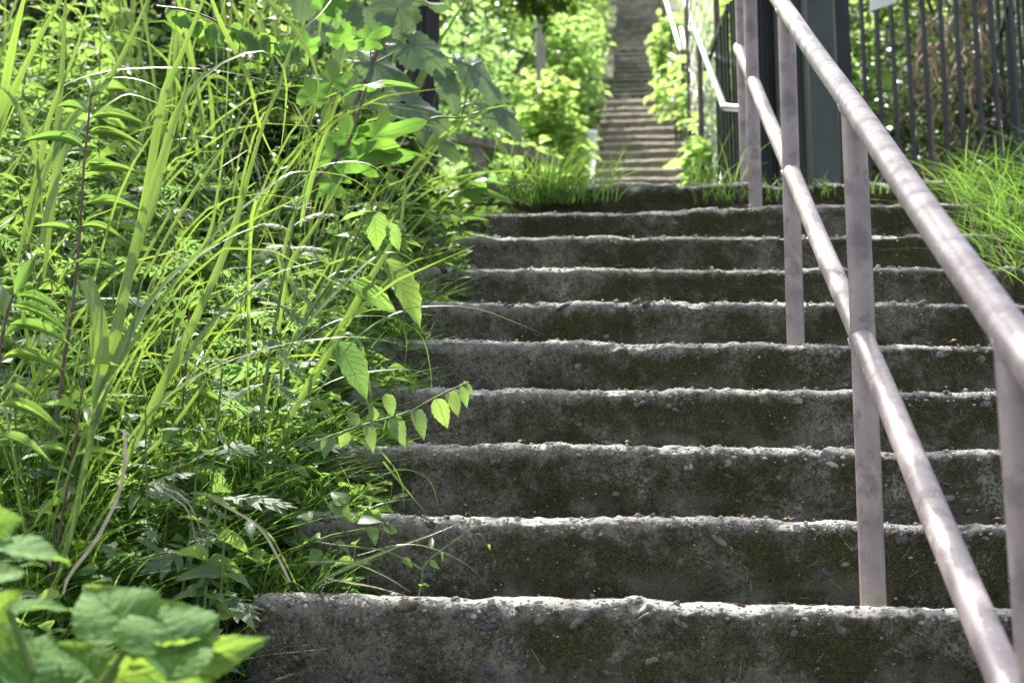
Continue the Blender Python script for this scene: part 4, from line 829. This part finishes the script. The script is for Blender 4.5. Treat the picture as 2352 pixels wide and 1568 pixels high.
pos = U * u[:, None] + V * v[:, None]; pos[:, 2] = zterrain(u, v) + EYE + rng.uniform(.02, .32, n)
o = scatter('ovate', 'ovate', 'ground_cover', pos, rdir(n, -.6, .3), updir(n, .7), rng.uniform(.03, .07, n), rng.uniform(.018, .038, n)); tag(o, 'low leafy ground cover on the bank', 'ground cover', None, 'stuff')
n = 1500; v = rng.uniform(2.9, 5.4, n); u = UL + rng.uniform(-.15, .2, n); stp = np.floor((v - D0) / T); zt = Z0 + stp * RISE
pos = U * u[:, None] + V * v[:, None]; pos[:, 2] = zt + EYE + rng.uniform(.01, .16, n) * np.clip(1 - (u - UL) / .25, .1, 1)
o = scatter('heart', 'lance', 'creeping_weed', pos, rdir(n, -.3, .4), updir(n, .5), rng.uniform(.02, .045, n), rng.uniform(.014, .026, n)); tag(o, 'creeping small-leaved weeds spilling onto the left ends of the steps', 'ground cover', None, 'stuff')

n = 1900; v = rng.uniform(2.86, 4.6, n); u = UL + rng.uniform(-.1, .16, n) * rng.random(n) ** .6; stp = np.floor((v - D0) / T)
fine_grass('edge_grass', 'fine grass spilling over the left ends of the steps', u, v, Z0 + stp * RISE - .02, n, (.08, .20), (.003, .006), (.4, 1.0), bias=(.3, -.3, 0))
field([proto_weed('spilling_weed', 'ovate', 'ovate', .34, 17, .10, .056, 'plant') for _ in range(3)], 34, (UL - .05, UL + .15), (3.0, 5.0), 'leafy weed spilling over', 'leafy weeds over the step ends', (.7, 1.1), -.1)
# grass tufts on the landing edge and the right bank
def tuft(label, px, py, v, n, L, spread, bias=(0, 0, 0)):
    c = at(px, py, v); cu, cv, cz = uvz(c); u = cu + rng.normal(0, spread, n); v_ = cv + rng.normal(0, spread * .4, n); root = tag(empty('grass_tuft', c), label, 'grass'); o = fine_grass('blades', None, u, v_, np.full(n, cz), n, L, (.004, .008), (.3, .95), bias=bias)
    del o['category']; o.parent = root; o.location = -c; return root
tuft('thick grass tuft on the left end of the landing edge', 1270, 465, 5.36, 240, (.10, .30), .10, (.3, -.6, 0))
tuft('grass tuft beside the foot of the second mauve post', 1690, 468, 5.4, 80, (.05, .18), .10, (0, -.3, 0))
tuft('grass tuft on the landing edge between the handrail posts', 1900, 455, 5.4, 90, (.04, .15), .15, (0, -.3, 0))
tuft('loose grass clump in front of the chain-link, left of the mauve posts', 1640, 450, 5.6, 40, (.12, .36), .06)
n = 4600; u = rng.uniform(1.05, 2.6, n); v = rng.uniform(4.45, 5.5, n); k_ = u > 1.14 + .2 * rng.random(n); u, v = u[k_], v[k_]
fine_grass('right_bank_grass', 'sunlit yellow-green grass on the right bank below the picket fence', u, v, np.maximum(zterrain(u, v), Z0 + (v - D0) * .6 - .05), len(u), (.10, .34), (.003, .008), (.55, 1.15), bias=(-.35, -.3, 0))
n = 500; u = rng.uniform(1.15, 2.4, n); v = rng.uniform(4.5, 5.5, n)
fine_grass('dry_grass', 'dry tan blades mixed into the right bank grass', u, v, np.maximum(zterrain(u, v), Z0 + (v - D0) * .6 - .05), n, (.08, .25), (.0025, .005), (.6, 1.15), 'straw', (-.3, -.3, 0))
# dead leaves lying on the treads
q_ = []
for i in range(46):
    s_ = random.choice([0, 0, 1, 1, 2, 2, 3, 3, 4, 5, 6, 7, 8]); u_ = random.uniform(-.35, 1.45); d_ = random.uniform(.004, .05); p = step_surface(s_, np.array([u_]), np.array([d_]), np.array([0.0]))[0]
    q_.append(st(p[0], D0 + s_ * T + p[1], Z0 + s_ * RISE + DZ[s_] + p[2] + random.uniform(.002, .008)))
M['dead_leaf'] = plain_mat('dead_brown_leaf', (.10, .055, .025), (.24, .15, .07), .8, 60.0)
n = len(q_); Lr = rng.uniform(.018, .042, n); tag(scatter('ovate', 'dead_leaf', 'dead_leaf_litter', np.array(q_), rdir(n, -.1, .3), updir(n, .35), Lr, Lr * .5), 'dead brown leaves lying along the step edges', 'litter', None, 'stuff')
# dry needles and twigs on the steps
mb = MB(); n = 520
for i in range(n):
    s_ = random.choice([0, 0, 1, 1, 2, 2, 3, 4, 5, 6, 7, 8]); u_ = random.triangular(-.4, 1.5, 1.05); on = random.random() < .4
    dvv, dzz = (random.uniform(.0, .2), .003) if on else (-.004, -random.uniform(.01, .17)); p = step_surface(s_, np.array([u_]), np.array([max(dvv, 0)]), np.array([min(dzz, 0)]))[0] + np.array([0, -.003 if not on else 0, .003 if on else 0])
    p = st(p[0], D0 + s_ * T + p[1], Z0 + s_ * RISE + DZ[s_] + p[2]); L_ = random.uniform(.01, .035); a_ = random.uniform(0, 3.14)
    d_ = (U * math.cos(a_) + np.array([0, 0, math.sin(a_)])) if not on else (U * math.cos(a_) + V * math.sin(a_)); tube(mb, np.array([p - d_ * L_ / 2, p + d_ * L_ / 2 + rng.normal(0, .001, 3)]), .0006, 3, False)
tag(mb.obj('needle_litter', M['needle']), 'dry pine needles and twigs caught on the rough risers', 'litter', None, 'stuff')

n = 150; u = rng.uniform(-3.0, UL - .1, n); v = rng.uniform(3.3, 6.2, n)
fine_grass('dry_grass', 'thin dry tan stalks standing among the tall grass', u, v, zterrain(u, v), n, (.4, .95), (.003, .0055), (.1, .7), 'straw')
# ------------------------------------------------------------------ bushes and trees behind
def bush(name, label, c, rad, n, L, mat='bush', group=None, cat='bush', stems=4, kind='simple', zmin=.0, hollow=.45):
    c = np.array(c); base = c.copy(); root = tag(empty(name, base), label, cat, group)
    q = norm(rng.normal(0, 1, (n, 3))); r_ = (hollow + (1 - hollow) * rng.random(n) ** .6); lump = 1 + .35 * fbm(q * 2.2 + c[None], 3)
    pos = c + q * np.array(rad) * (r_ * lump)[:, None] + np.array([0, 0, rad[2] * .8]); d = norm(q * .7 + rdir(n, -.6, .3)); nr = norm(updir(n, .45) + q * .3)
    Lr = rng.uniform(L * .6, L * 1.2, n); scatter(kind, mat, 'foliage', pos, d, nr, Lr, Lr * .55, root, base)['kind'] = 'stuff'
    for s_ in range(stems):
        e = rng.normal(0, .45, 3) * np.array(rad); mb = MB(); tube(mb, spline([(e[0] * .2, e[1] * .2, -.3), (e[0] * .5, e[1] * .5, rad[2] * .5), (e[0], e[1], rad[2] * 1.2)], 6), np.linspace(.025, .008, 6) * max(rad) , 6, False); mb.obj('stem', M['bark_dark'], root)
    return root
for px, py, v, r_, h in ((640, 360, 4.9, .42, .42), (540, 300, 5.2, .45, .5), (760, 420, 4.9, .3, .3), (430, 250, 5.8, .5, .6)):
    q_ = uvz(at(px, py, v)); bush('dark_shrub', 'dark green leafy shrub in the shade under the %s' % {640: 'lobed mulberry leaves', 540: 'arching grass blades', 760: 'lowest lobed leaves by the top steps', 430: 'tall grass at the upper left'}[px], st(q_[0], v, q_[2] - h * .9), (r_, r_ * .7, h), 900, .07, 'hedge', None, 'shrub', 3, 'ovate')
for px, py, v, r_, h, w_ in ((60, 120, 6.9, .6, .9, 'far left'), (215, 90, 7.1, .6, .9, 'left half'), (360, 60, 7.1, .5, .9, 'middle'), (500, 40, 7.2, .45, .9, 'right half')):
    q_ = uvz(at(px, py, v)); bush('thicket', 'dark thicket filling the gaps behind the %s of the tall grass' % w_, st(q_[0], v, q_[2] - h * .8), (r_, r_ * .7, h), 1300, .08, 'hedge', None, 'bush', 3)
def gz(u, v): return float(zterrain(u, v))
def bush_label(u, v):
    a = 'just past the bench' if v < 9 else ('beside the pale trunk' if v < 11.2 else ('along the brown middle stairs' if v < 16 else ('along the topmost stairs' if v < 23 else 'high above the topmost stairs')))
    b = 'touching the stair edge' if u > -1.1 else ('second back from the stairs' if u > -2 else 'farthest left behind the big leaves')
    return 'sunlit bush %s, %s' % (a, b)
BL = [(-1.0, 8.3, .5, .55), (-1.9, 8.2, .6, .8), (-.8, 9.6, .36, .75), (-1.5, 10.4, .7, 1.0), (-1.9, 9.4, .8, .8), (-.85, 12.2, .45, .7), (-1.7, 11.8, .9, 1.0), (-2.9, 11.0, 1.0, 1.1), (-.85, 14.4, .5, .9), (-1.9, 14.6, 1.0, 1.2), (-3.4, 14.0, 1.2, 1.4), (-.95, 17.2, .6, 1.1), (-2.2, 17.8, 1.2, 1.5), (-4.2, 17.5, 1.4, 1.6), (-.95, 20.5, .65, 1.3), (-2.4, 21.5, 1.3, 1.7), (-1.0, 24.5, .7, 1.5), (-2.6, 26, 1.5, 2.0), (-1.1, 29, .8, 1.6)]
for px, py, v, r_, h in ((1215, 330, 9.6, .42, .72), (1262, 260, 10.6, .25, .92), (1120, 300, 9.4, .5, .7)): BL.append((uvz(at(px, py, v))[0], v, r_, h))
for i, (u, v, r_, h) in enumerate(BL):
    bush('leafy_bush', bush_label(u, v), st(u, v, gz(u, v)), (r_, r_, h), 1500 if v < 12 else 2000, .12 if v < 12 else .105, 'bush' if i % 3 else 'bush_cool', 'sunlit bushes left of the upper stairs')
BR = [(1.1, 11.2, .35, .6, .13), (1.15, 13.2, .4, .8, .12), (1.2, 15.6, .45, .9, .11), (1.3, 18.5, .6, 1.1, .11), (1.5, 22, .8, 1.3, .11), (2.3, 12.5, .8, 1.2, .09), (2.6, 16, 1.1, 1.5, .09), (1.6, 26, .9, 1.6, .12)]
for px, py, v, r_, h, L_ in ((1618, 395, 8.4, .12, .20, .13), (1632, 330, 8.9, .12, .22, .14), (1612, 270, 9.6, .13, .22, .13), (1618, 190, 10.2, .18, .3, .13), (1552, 200, 12.6, .2, .34, .12), (1545, 110, 16.5, .3, .5, .12)):
    q_ = uvz(at(px, py, v)); BR.insert(0, (q_[0], v, r_, -q_[2], L_))
for i, (u, v, r_, h, L_) in enumerate(BR):
    zb_ = gz(u, v)
    if h < 0: zb_ = -h - r_ * 1.2; h = r_ * 1.5
    bush('broadleaf_bush', 'large-leaved pale sunlit bush %s, right of the stairs' % ('at the foot of the steel rails' if v < 8.6 else 'between the lower steel rails' if v < 9.2 else 'halfway up the middle steel rail' if v < 10 else 'behind the chain-link' if v < 12 else 'where the upper steel rail begins' if v < 13 else 'beside the topmost stairs' if v < 17 else 'far uphill'), st(u, v, zb_), (r_, r_, h), (110 if r_ < .25 else 420) if L_ > .115 else 1200, L_, 'bush', 'broadleaf bushes right of the upper stairs', kind='ovate' if L_ > .115 else 'simple')
HB = [(1.6, 8.6, .8, 1.0), (2.6, 8.4, .9, 1.1), (3.4, 8.8, 1.0, 1.2), (1.25, 9.2, .5, 1.1), (2.1, 9.3, .7, 1.4), (1.7, 10.5, .9, 1.5), (2.8, 10.6, 1.2, 1.7), (4.2, 10.2, 1.3, 1.7), (4.0, 13, 1.8, 2.2)]
for i, (u, v, r_, h) in enumerate(HB):
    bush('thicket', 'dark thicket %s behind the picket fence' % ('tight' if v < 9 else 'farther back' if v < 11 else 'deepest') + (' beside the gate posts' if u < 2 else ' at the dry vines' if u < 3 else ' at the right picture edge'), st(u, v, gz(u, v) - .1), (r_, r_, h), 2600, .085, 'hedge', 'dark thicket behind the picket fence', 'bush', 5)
for i, (u, v, r_, h) in enumerate(((-2.6, 7.6, .8, .9), (-3.6, 7.2, .9, 1.0), (-1.9, 7.3, .5, .7), (-4.4, 8.4, 1.0, 1.3))):
    bush('thicket', 'dark thicket behind the tall grass at the top of the bank', st(u, v, gz(u, v) - .1), (r_, r_, h), 1600, .085, 'hedge', 'dark thicket behind the tall grass', 'bush', 4)
for i, (u, v) in enumerate(((2.6, 15.0),)):
    bush('leafy_bush', 'sunlit bush glowing through gaps behind the dark thicket', st(u, v, gz(u, v)), (1.0, 1.0, 1.4), 1300, .08, 'bush', 'sunlit bushes behind the thicket')
# dry vines tangled in front of the thicket
root = tag(empty('dry_vine', st(1.9, 7.6, ZL)), 'tangle of dry brown vines hanging behind the picket fence', 'vine'); base = st(1.9, 7.6, ZL)
for i in range(46):
    x0 = random.gauss(2180, 70); y0 = random.uniform(-60, 120); pts = [(x0, y0)]
    for j in range(5): pts.append((pts[-1][0] + random.gauss(6, 34), pts[-1][1] + random.uniform(35, 90)))
    vv = random.uniform(7.5, 8.1); P = spline([at(x, y, vv + random.uniform(-.08, .08)) for x, y in pts], 16); mb = MB(); tube(mb, P, np.linspace(random.uniform(.004, .010), .003, 16), 5, False); rel(base, mb).obj('vine_stem', M['vine_bark'], root)

def tree(name, label, u, v, H, r0, crown, n, L, mat, bark, lean=(0, 0), group=None, hollow=.2, sunk=.3, kind='simple'):
    base = st(u, v, gz(u, v) - sunk); root = tag(empty(name, base), label, 'tree', group); top = np.array([lean[0], lean[1], H])
    P = spline([(0, 0, 0), tuple(top * .5 + rng.normal(0, .06, 3)), tuple(top)], 14); mb = MB(); tube(mb, P, np.linspace(r0, r0 * .45, 14) * (1 + .06 * rng.normal(0, 1, 14)), 12); mb.obj('trunk', M[bark], root)
    pos, dd, nr, Ls = [], [], [], []
    for (cx, cy, cz, rr, share) in crown:
        mb = MB(); tube(mb, spline([tuple(P[-4]), tuple((P[-4] + np.array([cx, cy, cz])) / 2 + rng.normal(0, .15, 3)), (cx, cy, cz)], 8), np.linspace(r0 * .4, r0 * .1, 8) if rr > .55 else np.linspace(.022, .006, 8), 7, False); mb.obj('limb', M[bark], root)
        k = int(n * share); q = norm(rng.normal(0, 1, (k, 3))); r_ = rr * (hollow + (1 - hollow) * rng.random(k) ** .6) * (1 + .4 * fbm(q * 2 + cx, 3)); pp = np.array([cx, cy, cz]) + q * r_[:, None] * np.array([1, 1, .6])
        keep = fbm(pp * 1.1 + 5, 3) > -.18; pp, q = pp[keep], q[keep]; k = len(pp); pos.append(pp); dd.append(norm(q * .5 + rdir(k, -.7, .2))); nr.append(updir(k, .5))
    pos, dd, nr = map(np.concatenate, (pos, dd, nr)); Lr = rng.uniform(L * .5, L * 1.35, len(pos)); o = scatter(kind, mat, 'crown', pos, dd, nr, Lr, Lr * .6, root); o['kind'] = 'stuff'; return root
# tree left of the upper stairs with a pale trunk, its lowest leafy branch hanging into the top of the view
tv = 11.4; tp = at(1296, 188, tv); tu = uvz(tp)[0]
zt_ = float(gz(tu, tv)) - .3
bx = at(1275, 8, 9.3) - st(tu, tv, zt_)
tree('young_tree', 'slim pale-barked tree left of the upper stairs, dark leafy branch hanging low', tu - .13, tv, 4.8, .05, [(bx[0], bx[1], bx[2] + .05, .28, .12), (bx[0] - .25, bx[1] + .1, bx[2] + .45, .5, .2), (-.6, -.8, 4.6, 1.0, .34), (.3, .2, 5.2, 1.1, .34)], 2600, .085, 'canopy', 'bark', (.1, 0))
# the big shade tree up the bank on the left, above and outside the frame
RB = []  # unseen leaf clusters added sunward of the top rail, shaped to dapple it
for v_ in (1.2, 1.45, 1.75, 2.15, 2.5, 2.8, 3.2): q = st(UR, v_, zrail(v_, 1) + .12) + np.array(to_sun) * 3.3 - st(-5.2, 11.2, gz(-5.2, 11.2) - .3); rb_ = random.uniform(.2, .4); RB.append((q[0] + random.uniform(-.08, .08), q[1], q[2] + random.uniform(-.2, .3), rb_, rb_ ** 2 * random.uniform(.14, .36)))
tree('shade_tree', 'large spreading tree shading the bank and steps from above', -5.2, 11.2, 8.0, .26, [(3.0, -1.2, 7.6, 2.0, .3), (1.6, .4, 9.2, 2.2, .3), (4.6, -.6, 8.6, 1.8, .22), (.7, -3.6, 6.75, 1.0, .03), *RB], 7600, .11, 'canopy', 'bark_dark', (.6, -.2))
# wooded hillside beyond
for i, (u, v) in enumerate(((-1.6, 13.2), (-2.6, 16.2), (-1.5, 16.0), (-1.7, 19.5), (-3.6, 20), (-1.9, 23.5))):
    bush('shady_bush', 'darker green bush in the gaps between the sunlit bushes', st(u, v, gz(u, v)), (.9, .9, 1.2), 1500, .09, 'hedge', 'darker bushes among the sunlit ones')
n = 16000; u = rng.uniform(-16, 18, n); v = rng.uniform(20, 52, n); k_ = (np.abs(u - .12) > .9) & (np.abs(u) < .42 * v + 1); u, v = u[k_], v[k_]; n = len(u)
pos = U * u[:, None] + V * v[:, None]; hh = 2.6 + 1.6 * fbm(np.stack([u * .35, v * .35, 0 * u], -1), 2); hh = hh * np.clip((np.abs(u - .12) - .8) / 1.2, .15, 1); pos[:, 2] = zterrain(u, v) + EYE + hh * rng.random(n) ** .5
Lr = rng.uniform(.14, .30, n); o = scatter('simple', 'hedge', 'hillside_woodland', pos, rdir(n, -.6, .3), updir(n, .6), Lr, Lr * .6); tag(o, 'green wooded hillside far behind the upper stairs', 'woodland', None, 'stuff')
print('objects', len(bpy.data.objects), 'tris', sum(len(m.loop_triangles) or sum(len(p.vertices) - 2 for p in m.polygons) for m in bpy.data.meshes if len(m.polygons) < 5000))
